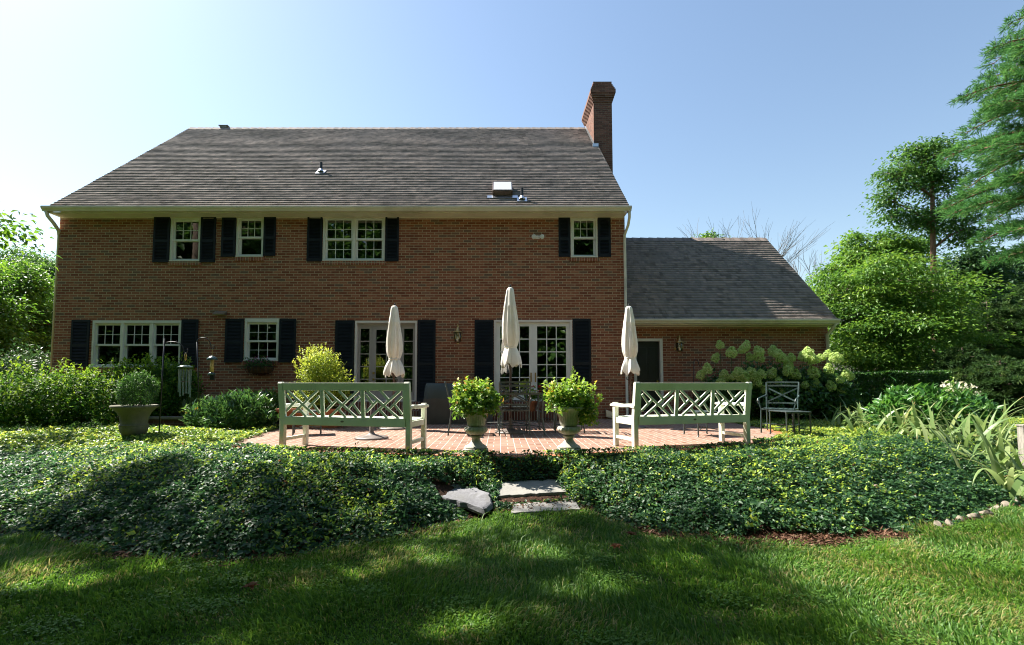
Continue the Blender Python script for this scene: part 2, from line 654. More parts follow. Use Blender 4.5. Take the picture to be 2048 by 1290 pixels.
M['laurel'] = mat_leaf('laurel_leaf', [(0, (0.031, 0.091, 0.025)), (.6, (0.063, 0.154, 0.035)), (1, (0.126, 0.238, 0.056))], .3, .28, .6)
M['lime'] = mat_leaf('lime_leaf', [(0, (0.149, 0.230, 0.029)), (.5, (0.276, 0.368, 0.046)), (1, (0.437, 0.483, 0.092))], .45, .5, .3)
M['gera'] = mat_leaf('geranium_leaf', [(0, (0.060, 0.150, 0.022)), (.5, (0.135, 0.270, 0.038)), (.9, (0.270, 0.405, 0.060)), (.975, (0.300, 0.390, 0.075)), (.985, (0.600, 0.330, 0.045)), (1, (0.600, 0.300, 0.045))], .4, .45, .35)
M['hydra'] = mat_leaf('hydrangea_leaf', [(0, (0.024, 0.075, 0.021)), (.6, (0.045, 0.128, 0.030)), (1, (0.105, 0.224, 0.045))], .3, .42, .4)
M['hedge'] = mat_leaf('hedge_leaf', [(0, (0.016, 0.047, 0.013)), (.6, (0.029, 0.078, 0.018)), (1, (0.078, 0.156, 0.029))], .28, .6, .15)
M['iris'] = mat_leaf('iris_leaf', [(0, (0.115, 0.196, 0.058)), (.6, (0.230, 0.321, 0.115)), (.9, (0.344, 0.413, 0.184)), (.94, (0.379, 0.310, 0.138)), (1, (0.413, 0.275, 0.115))], .35, .4, .4, var=.25)
M['peren'] = mat_leaf('perennial_leaf', [(0, (0.030, 0.105, 0.022)), (.6, (0.060, 0.180, 0.030)), (1, (0.135, 0.285, 0.053))], .35, .38, .45)
M['tree1'] = mat_leaf('viburnum_leaf', [(0, (0.040, 0.112, 0.019)), (.5, (0.088, 0.200, 0.029)), (1, (0.240, 0.368, 0.056))], .4, .42, .4)
M['tree2'] = mat_leaf('maple_leaf', [(0, (0.027, 0.083, 0.018)), (.6, (0.060, 0.150, 0.027)), (1, (0.135, 0.255, 0.045))], .38, .42, .4)
M['tree3'] = mat_leaf('dark_tree_leaf', [(0, (0.020, 0.059, 0.020)), (.6, (0.039, 0.098, 0.028)), (1, (0.084, 0.161, 0.042))], .3, .45, .35)
M['lefttree'] = mat_leaf('left_tree_leaf', [(0, (0.033, 0.105, 0.018)), (.5, (0.075, 0.188, 0.024)), (1, (0.210, 0.360, 0.045))], .42, .42, .4)
M['needle'] = mat_leaf('pine_needle', [(0, (.030, .105, .030)), (.5, (.065, .19, .050)), (.9, (.14, .30, .075)), (1, (.30, .24, .10))], .35, .6, .12)
M['yew'] = mat_leaf('yew_needle', [(0, (0.022, 0.056, 0.017)), (.6, (0.045, 0.098, 0.025)), (1, (0.119, 0.168, 0.042))], .28, .6, .15)
M['grass'] = mat_leaf('grass_blade', [(0, (0.040, 0.122, 0.018)), (.45, (0.090, 0.199, 0.028)), (.74, (0.159, 0.277, 0.044)), (.86, (0.290, 0.283, 0.084)), (1, (0.363, 0.321, 0.155))], .42, .5, .35, var=.15)
M['deadleaf'] = mat_leaf('dead_leaf', [(0, (.12, .045, .015)), (1, (.22, .10, .04))], .25, .6, .2)
M['stem'] = mat_paint('green_stem', (.06, .11, .03), .6, .2, 5, 0, .3)


def mat_ground():
    k = NT('ground_mat')
    o = k.obj()
    bed = k.n('ShaderNodeAttribute', attribute_name='bed').outputs['Fac']
    n1 = k.noise(o, 1.1, 5, .6)
    n2 = k.noise(o, 40, 4, .7)
    g = k.ramp(n1, [(.3, (.022, .055, .010)), (.55, (.045, .085, .018)), (.75, (.10, .10, .04))])
    g = k.mix(k.maprange(n2, .4, .7, 0, .6), g, (.03, .035, .012))
    s = k.ramp(n2, [(.3, (.018, .011, .008)), (.55, (.055, .03, .02)), (.75, (.16, .085, .055))])
    k.base(k.mix(bed, g, s), .95, .1)
    k.bump(n2, .8, .02)
    return k.m


M['ground'] = mat_ground()

# ------------------------------------------------------------------ ground shape
PF = [(-4.05, 6.95), (-3.4, 6.62), (-2.5, 6.36), (-1.6, 6.16), (-.8, 6.03), (.1, 5.98), (.8, 6.06), (1.5, 6.3), (2.4, 6.48), (3.4, 6.92), (4.3, 7.5), (5.0, 8.3), (5.35, 9.5), (5.35, 12.9), (3.25, 12.9), (3.25, 12.3), (-4.9, 12.3), (-4.6, 10.5)]
YLX = np.array([-40, -20, -14, -9, -6.5, -4.74, -3.78, -2.87, -2.03, -1.31, -.73, -.22, .35, .92, 1.44, 2.02, 2.7, 3.48, 4.56, 6.34, 8, 11, 20, 40])
YLY = np.array([16, 13, 10, 6.9, 5.4, 4.58, 4.29, 3.96, 3.93, 4.22, 4.65, 5.05, 5.15, 5.2, 4.65, 4.36, 4.36, 4.5, 4.9, 5.86, 7, 9, 13, 16.])


def edge_y(x):
    return np.interp(x, YLX, YLY)


def ground_z(x, y):
    x = np.asarray(x, float); y = np.asarray(y, float)
    t = np.clip((y - edge_y(x)) / 1.35, 0, 1)
    t = t * t * (3 - 2 * t)
    drop = .27 * np.clip((-4 - x) / 3, 0, 1) * (1 - np.clip((y - 6.6) / 1.4, 0, 1))
    z = -.5 + (.44 - drop) * t
    yp = np.interp(x, [p[0] for p in PF[:9]], [p[1] for p in PF[:9]])
    k = np.where((y < yp) & (x > -4) & (x < 2.4), -.07 - 1.15 * (yp - y), -9)
    z = np.maximum(z, k)
    st = np.interp(y, [4.6, 4.98, 5.27, 5.36, 5.8], [-.5, -.43, -.40, -.365, -.27]) - .8 * np.clip(np.abs(x - .45) - .5, 0, 9)
    z = np.maximum(z, np.where((y < yp) & (y > 4.4), st, -9))
    return z + .012 * nz(x, y, 1.3, 3) * (1 - t)


def gz(x, y):
    return float(ground_z(x, y))


def axis(lo, hi, step, far):
    core = np.arange(lo, hi + 1e-6, step)
    out, d, p = [], step, hi
    while p < far:
        d *= 1.35
        p += d
        out.append(p)
    neg, d, p = [], step, lo
    while p > -far:
        d *= 1.35
        p -= d
        neg.append(p)
    return np.concatenate([neg[::-1], core, out])


gx = axis(-10, 11, .1, 900)
gy = axis(-1, 13, .1, 900)
GX, GY = np.meshgrid(gx, gy)
GZ = ground_z(GX, GY)
V = np.stack([GX.ravel(), GY.ravel(), GZ.ravel()], 1)
ny_, nx_ = GX.shape
idx = np.arange(ny_ * nx_).reshape(ny_, nx_)
F = np.stack([idx[:-1, :-1].ravel(), idx[:-1, 1:].ravel(), idx[1:, 1:].ravel(), idx[1:, :-1].ravel()], 1)
bedm = np.clip((GY - edge_y(GX) + .03 * nz(GX, GY, 9, 5)) / .08, 0, 1) * (GY < 13.5) * (np.abs(GX) < 14)
tag(mesh_np('ground', V, F, M['ground'], attrs={'bed': bedm.ravel()}, smooth=True), kind='structure')

# patio: pavers with a soldier border, a slab with a real edge
tag(MB().prism(PF, -.36, 0, 'z').build('patio', M['paver']), kind='structure')
bm_ = MB()
for a, b in zip(PF[:13], PF[1:13]):
    a, b = Vector((*a, 0)), Vector((*b, 0))
    n = max(1, round((b - a).length / .10))
    t = (b - a).normalized()
    for i in range(n):
        c = a.lerp(b, (i + .5) / n) + Vector((-t.y, t.x, 0)) * .09
        bm_.bar(c - Vector((-t.y, t.x, 0)) * .1 + Vector((0, 0, -.022)), c + Vector((-t.y, t.x, 0)) * .1 + Vector((0, 0, -.022)), (b - a).length / n - .012, .06, (0, 0, 1))
tag(bm_.build('patio_border', M['terracotta'], bevel=.006), kind='structure')

# ------------------------------------------------------------------ house
YW = 12.32          # face of the main wall
YG = 13.0           # face of the garage wing wall
XL, XR = -11.43, 3.22
house = empty('brick_house', ((XL + XR) / 2, YW, 0))
tag(house, 'two storey red brick house with grey shingle roof, dark shutters and a low wing', 'house')
hx, hy = house.location.x, house.location.y


def hb(mb, name, mat, parent=house, **k):
    """build in world coordinates under the house (or one of its parts)"""
    o = mb.build(name, mat, None, **k)
    o.parent = parent
    w = Vector((0, 0, 0))
    p = parent
    while p is not None:
        w += p.location
        p = p.parent
    o.location = -w
    return o


def fx(px, py, Y=YW): return at(px, py, Y).x
def fz(px, py, Y=YW): return at(px, py, Y).z


def rect(px0, px1, py0, py1, Y=YW):
    pc = ((px0 + px1) / 2, (py0 + py1) / 2)
    return (fx(px0, pc[1], Y), fx(px1, pc[1], Y), fz(pc[0], py1, Y), fz(pc[0], py0, Y))


OPEN = {
    'w1': rect(341, 402, 435, 523), 'w2': rect(473, 528, 433, 514), 'w3': rect(646, 770, 432, 522), 'w4': rect(1141, 1195, 433, 515),
    'l1': rect(184, 362, 641, 735), 'l2': rect(489, 558, 637, 722), 'd1': rect(709, 834, 642, 803), 'd2': rect(988, 1145, 640, 803),
}
ZE = 5.34           # eave level of the roof plane
YE, ZR = 11.97, 10.28
YR = 17.3
SL = (ZR - ZE) / (YR - YE)
YB = 2 * YR - YW    # back wall


def wall_with_holes(x0, x1, z0, z1, Y, holes, depth):
    mb = MB()
    xs = sorted({x0, x1, *[h[0] for h in holes], *[h[1] for h in holes]})
    zs = sorted({z0, z1, *[h[2] for h in holes], *[h[3] for h in holes]})
    for i in range(len(xs) - 1):
        for j in range(len(zs) - 1):
            cx, cz = (xs[i] + xs[i + 1]) / 2, (zs[j] + zs[j + 1]) / 2
            if any(h[0] < cx < h[1] and h[2] < cz < h[3] for h in holes): continue
            mb.quad((xs[i], Y, zs[j]), (xs[i + 1], Y, zs[j]), (xs[i + 1], Y, zs[j + 1]), (xs[i], Y, zs[j + 1]))
    for a, b, c, d in holes:
        mb.quad((a, Y, c), (a, Y + depth, c), (a, Y + depth, d), (a, Y, d))
        mb.quad((b, Y, c), (b, Y, d), (b, Y + depth, d), (b, Y + depth, c))
        mb.quad((a, Y, d), (a, Y + depth, d), (b, Y + depth, d), (b, Y, d))
        mb.quad((a, Y, c), (b, Y, c), (b, Y + depth, c), (a, Y + depth, c))
    return mb


def shell(x0, x1, y0, y1, z0, ze, yr, zr):
    mb = MB()
    for x in (x0, x1):
        mb.add([(x, y0, z0), (x, y1, z0), (x, y1, ze), (x, yr, zr), (x, y0, ze)], [(0, 1, 2, 3, 4)])
    mb.quad((x0, y1, z0), (x1, y1, z0), (x1, y1, ze), (x0, y1, ze))
    return mb


wb = wall_with_holes(XL, XR, -.3, ZE + .16, YW, list(OPEN.values()), .14)
sh = shell(XL, XR, YW, YB, -.3, ZE + .16, YR, ZR - .22)
wb.add(sh.v, sh.f)
hb(wb, 'wall', M['brick'])
ib = MB().bb(XL + .05, XR - .05, YW + 3.2, YW + 3.25, -.3, 5.3)
ib.bb(XL + .05, XR - .05, YW + .15, YW + 3.2, 2.62, 2.72)
ib.bb(XL + .05, XR - .05, YW + .15, YW + 3.2, .02, .1)
for xx in (-9.8, -4.2, -.9, 1.6):
    ib.bb(xx, xx + .06, YW + .15, YW + 3.2, .1, 5.3)
hb(ib, 'interior_partition', M['interior'])


def roof(x0, x1, ye, ze, yr, zr, name, parent=house, exposure=.127, both=True):
    """courses laid as real overlapping steps"""
    V, F, A = [], [], []
    L = math.hypot(yr - ye, zr - ze)
    n = int(round(L / exposure))
    dy, dz = (yr - ye) / n, (zr - ze) / n
    nrm = Vector((0, -(zr - ze), yr - ye)).normalized()
    lift = .011
    segs = 110
    xs = np.linspace(x0, x1, segs + 1)
    for side in ((1, -1) if both else (1,)):
        for i in range(n):
            y0, z0 = ye + dy * i, ze + dz * i
            y1, z1 = y0 + dy, z0 + dz
            base = len(V)
            for x in xs:
                w = .006 * math.sin(x * 2.1 + i * .37) + .005 * math.sin(x * 5.3 - i * .9) + random.uniform(-.011, .009)
                wz = .007 * math.sin(x * .8 + i * .05)
                for (yy, zz, l) in ((y0, z0, 0.), (y0, z0, lift + w * .4), (y1, z1, 0.001)):
                    Y = yy + nrm.y * l
                    Z = zz + nrm.z * l + wz * .6
                    if side < 0: Y = 2 * yr - Y
                    V.append((x, Y, Z)); A.append(i)
            for s in range(segs):
                a = base + s * 3
                F.append((a, a + 3, a + 4, a + 1))
                F.append((a + 1, a + 4, a + 5, a + 2))
    w = Vector((0, 0, 0)); p = parent
    while p is not None:
        w += p.location; p = p.parent
    o = mesh_np(name, V, F, M['shingle'], attrs={'course': A})
    o.parent = parent
    o.location = -w
    return o


rf = roof(XL - .03, XR + .05, YE, ZE, YR, ZR, 'roof')
# ridge caps, rake trim
rb = MB()
x = XL
while x < XR - .15:
    rb.add([(x, YR - .15, ZR - .12), (x + .3, YR - .15, ZR - .13), (x + .3, YR, ZR + .02), (x, YR, ZR + .035), (x + .3, YR + .15, ZR - .13), (x, YR + .15, ZR - .12)], [(0, 1, 2, 3), (3, 2, 4, 5)])
    x += .28
hb(rb, 'ridge_cap', M['shingle'])
for xx in (XL + .0, XR + .02):
    for ya in (YE + .02, 2 * YR - YE):
        hb(MB().bar((xx, ya, ZE - .085), (xx, YR, ZR - .085), .03, .14, (0, 0, 1)), 'rake_board', M['bark_grey'])
# small ridge vent piece
p = at(448, 254, YR)
hb(MB().box((p.x, YR, ZR + .075), (.34, .14, .025)).box((p.x, YR, ZR + .03), (.24, .1, .07)), 'ridge_vent', M['wood_post'])


def eaves(x0, x1, yw, ye, ze, pre=''):
    # soffit + frieze
    sb = MB().bb(x0, x1 - .02, ye + .02, yw + .0, ze - .145, ze - .12)
    sb.bb(x0 + .02, x1 - .04, yw - .028, yw - .003, ze - .172, ze - .147)
    hb(sb, pre + 'soffit', M['gutter'])
    prof = [(-.0, 0), (-.115, .005), (-.125, -.02), (-.115, -.05), (-.085, -.085), (-.075, -.115), (0, -.115), (0, -.105), (-.068, -.105), (-.078, -.08), (-.106, -.045), (-.114, -.02), (-.105, -.006), (0, -.01)]
    gb = MB().prism([(ye + .03 + a, ze + .005 + b) for a, b in prof], x0 - .10, x1 + .07, 'x')
    for xx in (x0 - .10, x1 + .07):
        gb.prism([(ye + .03 + a, ze + .005 + b) for a, b in prof[:7]], xx - .004, xx + .004, 'x')
    xx = x0 + .5
    while xx < x1:
        gb.bb(xx - .008, xx + .008, ye - .091, ye + .02, ze - .03, ze + .012)
        xx += .62 + .2 * math.sin(xx * 3)
    hb(gb, pre + 'gutter', M['gutter'])


eaves(XL, XR, YW, YE, ZE)
# downspouts
hb(MB().tube([(XL - .02, YE - .02, ZE - .10), (XL - .01, YE + .02, ZE - .22), (XL + .02, YE + .16, ZE - .36), (XL + .0, YW - .02, ZE - .50), (XL - .05, YW + .06, ZE - .62), (XL - .05, YW + .06, 0)], .042, 10), 'downspout', M['gutter'], smooth=True)
hb(MB().tube([(XR + .03, YE - .02, ZE - .10), (XR + .04, YE + .02, ZE - .24), (XR + .03, YE + .12, ZE - .42), (XR - .02, YW - .05, ZE - .62), (XR - .02, YW - .05, ZE - .75), (XR - .02, YW - .05, .12), (XR - .06, YW - .13, .06)], .036, 10), 'downspout', M['gutter'], smooth=True)


# ---- windows
def glazing(parent, x0, x1, z0, z1, y, cols, rows, w=.045, mt=.012, name='sash', mat='sash', thick=.035, bottom=None):
    """one sash with its muntins as a sub-part of the window"""
    b = MB()
    wb_ = bottom or w
    b.bb(x0, x0 + w, y, y + thick, z0, z1).bb(x1 - w, x1, y, y + thick, z0, z1)
    b.bb(x0 + w, x1 - w, y, y + thick, z0, z0 + wb_).bb(x0 + w, x1 - w, y, y + thick, z1 - w, z1)
    ix0, ix1, iz0, iz1 = x0 + w, x1 - w, z0 + wb_, z1 - w
    for i in range(1, cols):
        xx = ix0 + (ix1 - ix0) * i / cols
        b.bb(xx - mt / 2, xx + mt / 2, y + .006, y + .020, iz0, iz1)
    for j in range(1, rows):
        zz = iz0 + (iz1 - iz0) * j / rows
        b.bb(ix0, ix1, y + .0065, y + .0195, zz - mt / 2, zz + mt / 2)
    hb(b, name, M[mat], parent)
    hb(MB().bb(ix0 - .005, ix1 + .005, y + .0225, y + .0265, iz0 - .005, iz1 + .005), 'pane', M['glass'], parent)


def window(r, n=1, cols=3, rows=2, both=True, curtain=.5, head=.055, label=None):
    x0, x1, z0, z1 = r
    y = YW
    b = MB()
    t = .05
    b.bb(x0 - .0, x0 + t, y - .015, y + .12, z0 + .03, z1)
    b.bb(x1 - t, x1, y - .015, y + .12, z0 + .03, z1)
    b.bb(x0 + t, x1 - t, y - .015, y + .12, z1 - head, z1)
    b.bb(x0 - .0, x1 + .0, y - .035, y + .12, z0, z0 + .03)
    wdt = (x1 - x0 - 2 * t)
    mull = .07
    sw = (wdt - mull * (n - 1)) / n
    for i in range(1, n):
        xx = x0 + t + i * sw + (i - 1) * mull
        b.bb(xx, xx + mull, y - .01, y + .12, z0 + .03, z1 - head)
    win = hb(b, 'window', M['trim'], bevel=.004)
    if label: win['label'] = label
    zm = (z0 + .03 + z1 - head) / 2
    for i in range(n):
        a = x0 + t + i * (sw + mull)
        glazing(win, a + .002, a + sw - .002, zm - .02, z1 - head - .002, y + .03, cols, rows)
        glazing(win, a + .002, a + sw - .002, z0 + .032, zm + .02, y + .068, cols if both else 1, rows if both else 1, bottom=.055)
    # curtain folds well behind the glass
    if curtain:
        for (a, c) in ((x0 + .03, x0 + (x1 - x0) * curtain * .5), (x1 - (x1 - x0) * curtain * .5, x1 - .03)):
            cb = MB()
            k = 24
            vs, fs = [], []
            for i in range(k + 1):
                xx = a + (c - a) * i / k
                yy = y + .26 + .025 * math.sin(i * 1.7)
                vs += [(xx, yy, z0 - .1), (xx, yy, z1 + .05)]
            for i in range(k): fs.append((2 * i, 2 * i + 2, 2 * i + 3, 2 * i + 1))
            cb.add(vs, fs)
            hb(cb, 'curtain', M['curtain'], win)
    # rowlock sill
    return win


def rowlock(r, mat='rowlock'):
    x0, x1, z0, z1 = r
    return hb(MB().bb(x0 - .03, x1 + .03, YW - .03, YW - .001, z0 - .105, z0 - .004), 'brick_sill', M[mat], bevel=.004)


window(OPEN['w1'], 1, 3, 2, False, .8)
window(OPEN['w2'], 1, 3, 2, False, .3)
window(OPEN['w3'], 2, 3, 2, True, .55)
window(OPEN['w4'], 1, 3, 2, False, .5)
window(OPEN['l1'], 3, 3, 2, False, .16, head=.075)
window(OPEN['l2'], 1, 3, 2, True, .3, head=.10)
for k_ in ('w1', 'w2', 'w3', 'w4', 'l1', 'l2'): rowlock(OPEN[k_])


def shutter_mesh(w, h):
    b = MB()
    st = .05
    b.bb(0, st, 0, .032, 0, h).bb(w - st, w, 0, .032, 0, h)
    b.bb(st, w - st, .001, .031, 0, .075).bb(st, w - st, .001, .031, h - .06, h)
    mid = h * .46
    b.bb(st, w - st, .001, .031, mid - .035, mid + .035)
    rot = Matrix.Rotation(R(-38), 3, 'X')
    for (a, c) in ((.075, mid - .035), (mid + .035, h - .06)):
        n = max(3, int((c - a) / .036))
        for i in range(n):
            z = a + (c - a) * (i + .5) / n
            b.box((w / 2, .016, z), (w - 2 * st, .007, .042), rot)
    b.bb(st * .5, w - st * .5, .029, .031, .05, h - .05)
    return b


def shutter(px0, px1, py0, py1):
    x0, x1, z0, z1 = rect(px0, px1, py0, py1)
    b = shutter_mesh(x1 - x0, z1 - z0)
    o = hb(MB().add([(v[0] + x0, v[1] + YW - .036, v[2] + z0) for v in b.v], b.f), 'shutter', M['shutter'])
    return o


for s in ((308, 340, 433, 525), (402, 432, 432, 525), (444, 472, 436, 514), (528, 552, 434, 512), (615, 645, 431, 523), (771, 798, 431, 523), (1117, 1140, 436, 514), (1196, 1221, 436, 514),
          (143, 179, 640, 735), (363, 396, 639, 735), (451, 487, 638, 725), (559, 592, 638, 725), (670, 708, 641, 804), (835, 871, 640, 804), (949, 987, 640, 804), (1146, 1182, 638, 804)):
    shutter(*s)


# ---- doors
def door_frame(r, mat, t=.06, name='door_frame'):
    x0, x1, z0, z1 = r
    b = MB().bb(x0, x0 + t, YW - .02, YW + .13, z0, z1).bb(x1 - t, x1, YW - .02, YW + .13, z0, z1)
    b.bb(x0 + t, x1 - t, YW - .02, YW + .13, z1 - t, z1).bb(x0 + t, x1 - t, YW - .05, YW + .13, z0, z0 + .035)
    return hb(b, name, M[mat], bevel=.004)


def door_leaf(parent, x0, x1, z0, z1, cols, rows, mat, y=YW + .03, stile=.10, bottom=.24, knob=None, lever=False):
    glazing(parent, x0, x1, z0, z1, y, cols, rows, stile, .024, 'door', mat, .045, bottom)


r = OPEN['d2']
df = door_frame(r, 'door_trim', .055)
df['label'] = 'white french double door glazed in small panes'
xm = (r[0] + r[1]) / 2
door_leaf(df, r[0] + .057, xm - .002, r[2] + .04, r[3] - .058, 3, 5, 'door_white')
door_leaf(df, xm + .002, r[1] - .057, r[2] + .04, r[3] - .058, 3, 5, 'door_white')
for s in (-1, 1):
    x = xm + s * .055
    hb(MB().box((x, YW + .024, 1.05), (.035, .012, .24)).tube([(x, YW + .02, 1.06), (x, YW - .02, 1.06), (x + s * .09, YW - .025, 1.065)], .009, 8), 'door_handle', M['brass'], df, bevel=.003)
r = OPEN['d1']
df = door_frame(r, 'door_trim', .05)
df['label'] = 'grey screened door between two narrow glazed side panels'
xa, xb = r[0] + .052, r[1] - .052
w_ = xb - xa
xs_ = [xa, xa + w_ * .25, xa + w_ * .75, xb]
door_leaf(df, xs_[0], xs_[1] - .002, r[2] + .04, r[3] - .12, 1, 5, 'screen_door', YW + .07, .07, .2)
door_leaf(df, xs_[1] + .002, xs_[2] - .002, r[2] + .04, r[3] - .12, 2, 5, 'screen_door', YW + .06, .10, .22)
door_leaf(df, xs_[2] + .002, xs_[3], r[2] + .04, r[3] - .12, 1, 5, 'screen_door', YW + .07, .07, .2)
hb(MB().bb(xa, xb, YW + .05, YW + .11, r[3] - .118, r[3] - .052), 'door_header', M['screen_door'], df)
for zz in (1.0, 1.16):
    hb(MB().tube([(xs_[1] + .055, YW + .065, zz), (xs_[1] + .055, YW + .02, zz)], [.03, .026], 12), 'door_knob', M['brass'], df)
# brick steps under the doors
for (a, b_) in ((700, 845), (985, 1155)):
    x0, x1 = fx(a, 820), fx(b_, 820)
    hb(MB().bb(x0, x1, YW - .62, YW - .002, .001, .235), 'brick_step', M['rowlock_step'], bevel=.005)
    hb(MB().bb(x0 + .05, x1 - .05, YW - .30, YW - .003, .237, OPEN['d2'][2] - .002), 'brick_step', M['rowlock_step'], bevel=.005)
# curtains / things in the doors' rooms
cb = MB()
for i in range(10):
    a = fx(995, 700) + i * .02
    cb.tube([(a, YW + .4 + .02 * (i % 2), 2.4), (a, YW + .4, 1.2), (a, YW + .42, .5)], .014, 5)
hb(cb, 'curtain', M['curtain'])
for (a, c) in ((OPEN['d1'][0] + .05, OPEN['d1'][0] + .42), (OPEN['d1'][0] + .62, OPEN['d1'][0] + .95), (OPEN['d1'][1] - .40, OPEN['d1'][1] - .05)):
    cb = MB()
    for i in range(20):
        cb.quad(*[(a + (c - a) * (i + q_) / 20, YW + .30 + .03 * math.sin((i + q_) * 1.9), z_) for q_, z_ in ((0, .5), (1, .5), (1, 2.3), (0, 2.3))])
    hb(cb, 'curtain', M['curtain'])


# ---- wall fittings
def lantern(px, py0, py1, Y, name='wall_lantern'):
    top, bot = at(px, py0, Y), at(px, py1, Y)
    H = top.z - bot.z
    x, z0 = top.x, bot.z
    yc = Y - .20
    YY = Y - .08
    fr = MB().tube([(x, Y - .002, z0 + H * .30), (x, Y - .02, z0 + H * .30)], [.06, .05], 14)
    fr.tube([(x, Y - .015, z0 + H * .30), (x, Y - .07, z0 + H * .42), (x, Y - .06, z0 + H * .75), (x, Y - .11, z0 + H * .92), (x, yc, z0 + H * .86)], .009, 8)
    fr.lathe([(.004, H), (.010, H * .985), (.006, H * .95), (.022, H * .91), (.010, H * .87), (.03, H * .80), (.045, H * .70), (.05, H * .68), (.085, H * .60), (.082, H * .585), (.05, H * .59)], 20, (x, yc, z0))
    fr.lathe([(.012, 0), (.02, H * .02), (.012, H * .05), (.03, H * .09), (.052, H * .11), (.052, H * .125), (.0, H * .125)], 16, (x, yc, z0))
    for a in range(6):
        an = a * math.pi / 3
        fr.tube([(x + .05 * math.cos(an), yc + .05 * math.sin(an), z0 + H * .11), (x + .072 * math.cos(an), yc + .072 * math.sin(an), z0 + H * .35), (x + .058 * math.cos(an), yc + .058 * math.sin(an), z0 + H * .6)], .0045, 5)
    def wide(mb): mb.v = [(x + (v[0] - x) * 1.45, yc + (v[1] - yc) * 1.45 if v[1] < YY else v[1], v[2]) for v in mb.v]; return mb
    o = hb(wide(fr), name, M['brass'], smooth=True)
    hb(wide(MB().lathe([(.046, H * .12), (.064, H * .3), (.066, H * .4), (.05, H * .6)], 20, (x, yc, z0), caps=False)), 'lamp_glass', M['lampglass'], o, smooth=True)
    hb(MB().lathe([(.02, H * .12), (.022, H * .2), (.012, H * .34), (.004, H * .42)], 10, (x, yc, z0)), 'bulb', M['bulb'], o, smooth=True)
    return o


lantern(917, 650, 690, YW)
lg = lantern(1353, 672, 708, YG)
p = at(1075, 475, YW)
fl = MB().box((p.x, YW - .02, p.z), (.11, .04, .08)).tube([(p.x - .02, YW - .04, p.z), (p.x - .07, YW - .10, p.z + .0)], .018, 8).tube([(p.x + .02, YW - .04, p.z), (p.x + .08, YW - .10, p.z - .01)], .018, 8)
for s in (-1, 1):
    d = Vector((s * .35, -.8, -.25)).normalized()
    a = Vector((p.x + s * .06, YW - .08, p.z))
    fl.tube([a, a + d * .05, a + d * .12], [.025, .04, .062], 14)
fo = hb(fl, 'flood_light', M['sash'], smooth=False)
for s in (-1, 1):
    d = Vector((s * .35, -.8, -.25)).normalized()
    a = Vector((p.x + s * .06, YW - .08, p.z)) + d * .119
    hb(MB().tube([a, a + d * .012, a + d * .02], [.06, .05, .02], 14), 'lens', M['lens'], fo)
p = at(441, 626, YW)
hb(MB().add([(p.x - .14, YW - .002, p.z + .05), (p.x + .16, YW - .002, p.z + .05), (p.x - .14, YW - .12, p.z - .04), (p.x + .16, YW - .12, p.z - .04), (p.x - .14, YW - .002, p.z - .05), (p.x + .16, YW - .002, p.z - .05), (p.x - .14, YW - .11, p.z - .055), (p.x + .16, YW - .11, p.z - .055)],
            [(0, 1, 3, 2), (4, 6, 7, 5), (2, 3, 7, 6), (0, 2, 6, 4), (1, 5, 7, 3), (0, 4, 5, 1)]), 'vent_hood', M['chrome'])
# splash block at the wall foot
p = at(1216, 826, YW - .1)
hb(MB().prism([(p.x - .06, .06), (p.x + .10, .02), (p.x + .10, .18), (p.x - .06, .24)], YW - .16, YW - .02), 'downspout_shoe', M['chrome'], bevel=.006)


# ---- things on the roof
def roof_at(px, py):
    d = ray(px, py)
    # plane z = ZE + SL*(y-YE)
    t = (ZE - SL * YE - CZ) / (d.z - SL * d.y)
    return Vector((d.x * t, d.y * t, CZ + d.z * t))


RN = Vector((0, -SL, 1)).normalized()
RT = Vector((0, 1, SL)).normalized()


def vent_pipe(px, py, h):
    p = roof_at(px, py)
    o = hb(MB().tube([p, p + Vector((0, 0, h))], .038, 12), 'vent_pipe', M['black'])
    fb = MB()
    Mx = Matrix((Vector((1, 0, 0)), RT, RN)).transposed()
    fb.box(p + RN * .02, (.26, .28, .012), Mx)
    fb.tube([p + RN * .02, p + Vector((0, 0, .10))], [.085, .045], 14)
    hb(fb, 'flashing', M['chrome'], o)


vent_pipe(642, 345, .30)
vent_pipe(1044, 400, .32)
p0 = roof_at(1005, 384)
Mx = Matrix((Vector((1, 0, 0)), RT, RN)).transposed()
wsk, hsk = .52, .60
sk = MB()
for (c, s) in (((-wsk / 2 + .02, 0), (.05, hsk)), ((wsk / 2 - .02, 0), (.05, hsk)), ((0, -hsk / 2 + .02), (wsk - .092, .05)), ((0, hsk / 2 - .02), (wsk - .092, .05))):
    sk.box(p0 + Mx @ Vector((c[0], c[1], .08)), (s[0], s[1], .16), Mx)
so = hb(sk, 'skylight', M['pole'], bevel=.006)
hb(MB().box(p0 + Mx @ Vector((0, 0, .165)), (wsk - .05, hsk - .05, .02), Mx), 'skylight_glass', M['skyl'], so)
hb(MB().box(p0 + Mx @ Vector((0, -hsk / 2 - .09, .022)), (wsk + .28, .16, .012), Mx), 'flashing', M['chrome'], so)

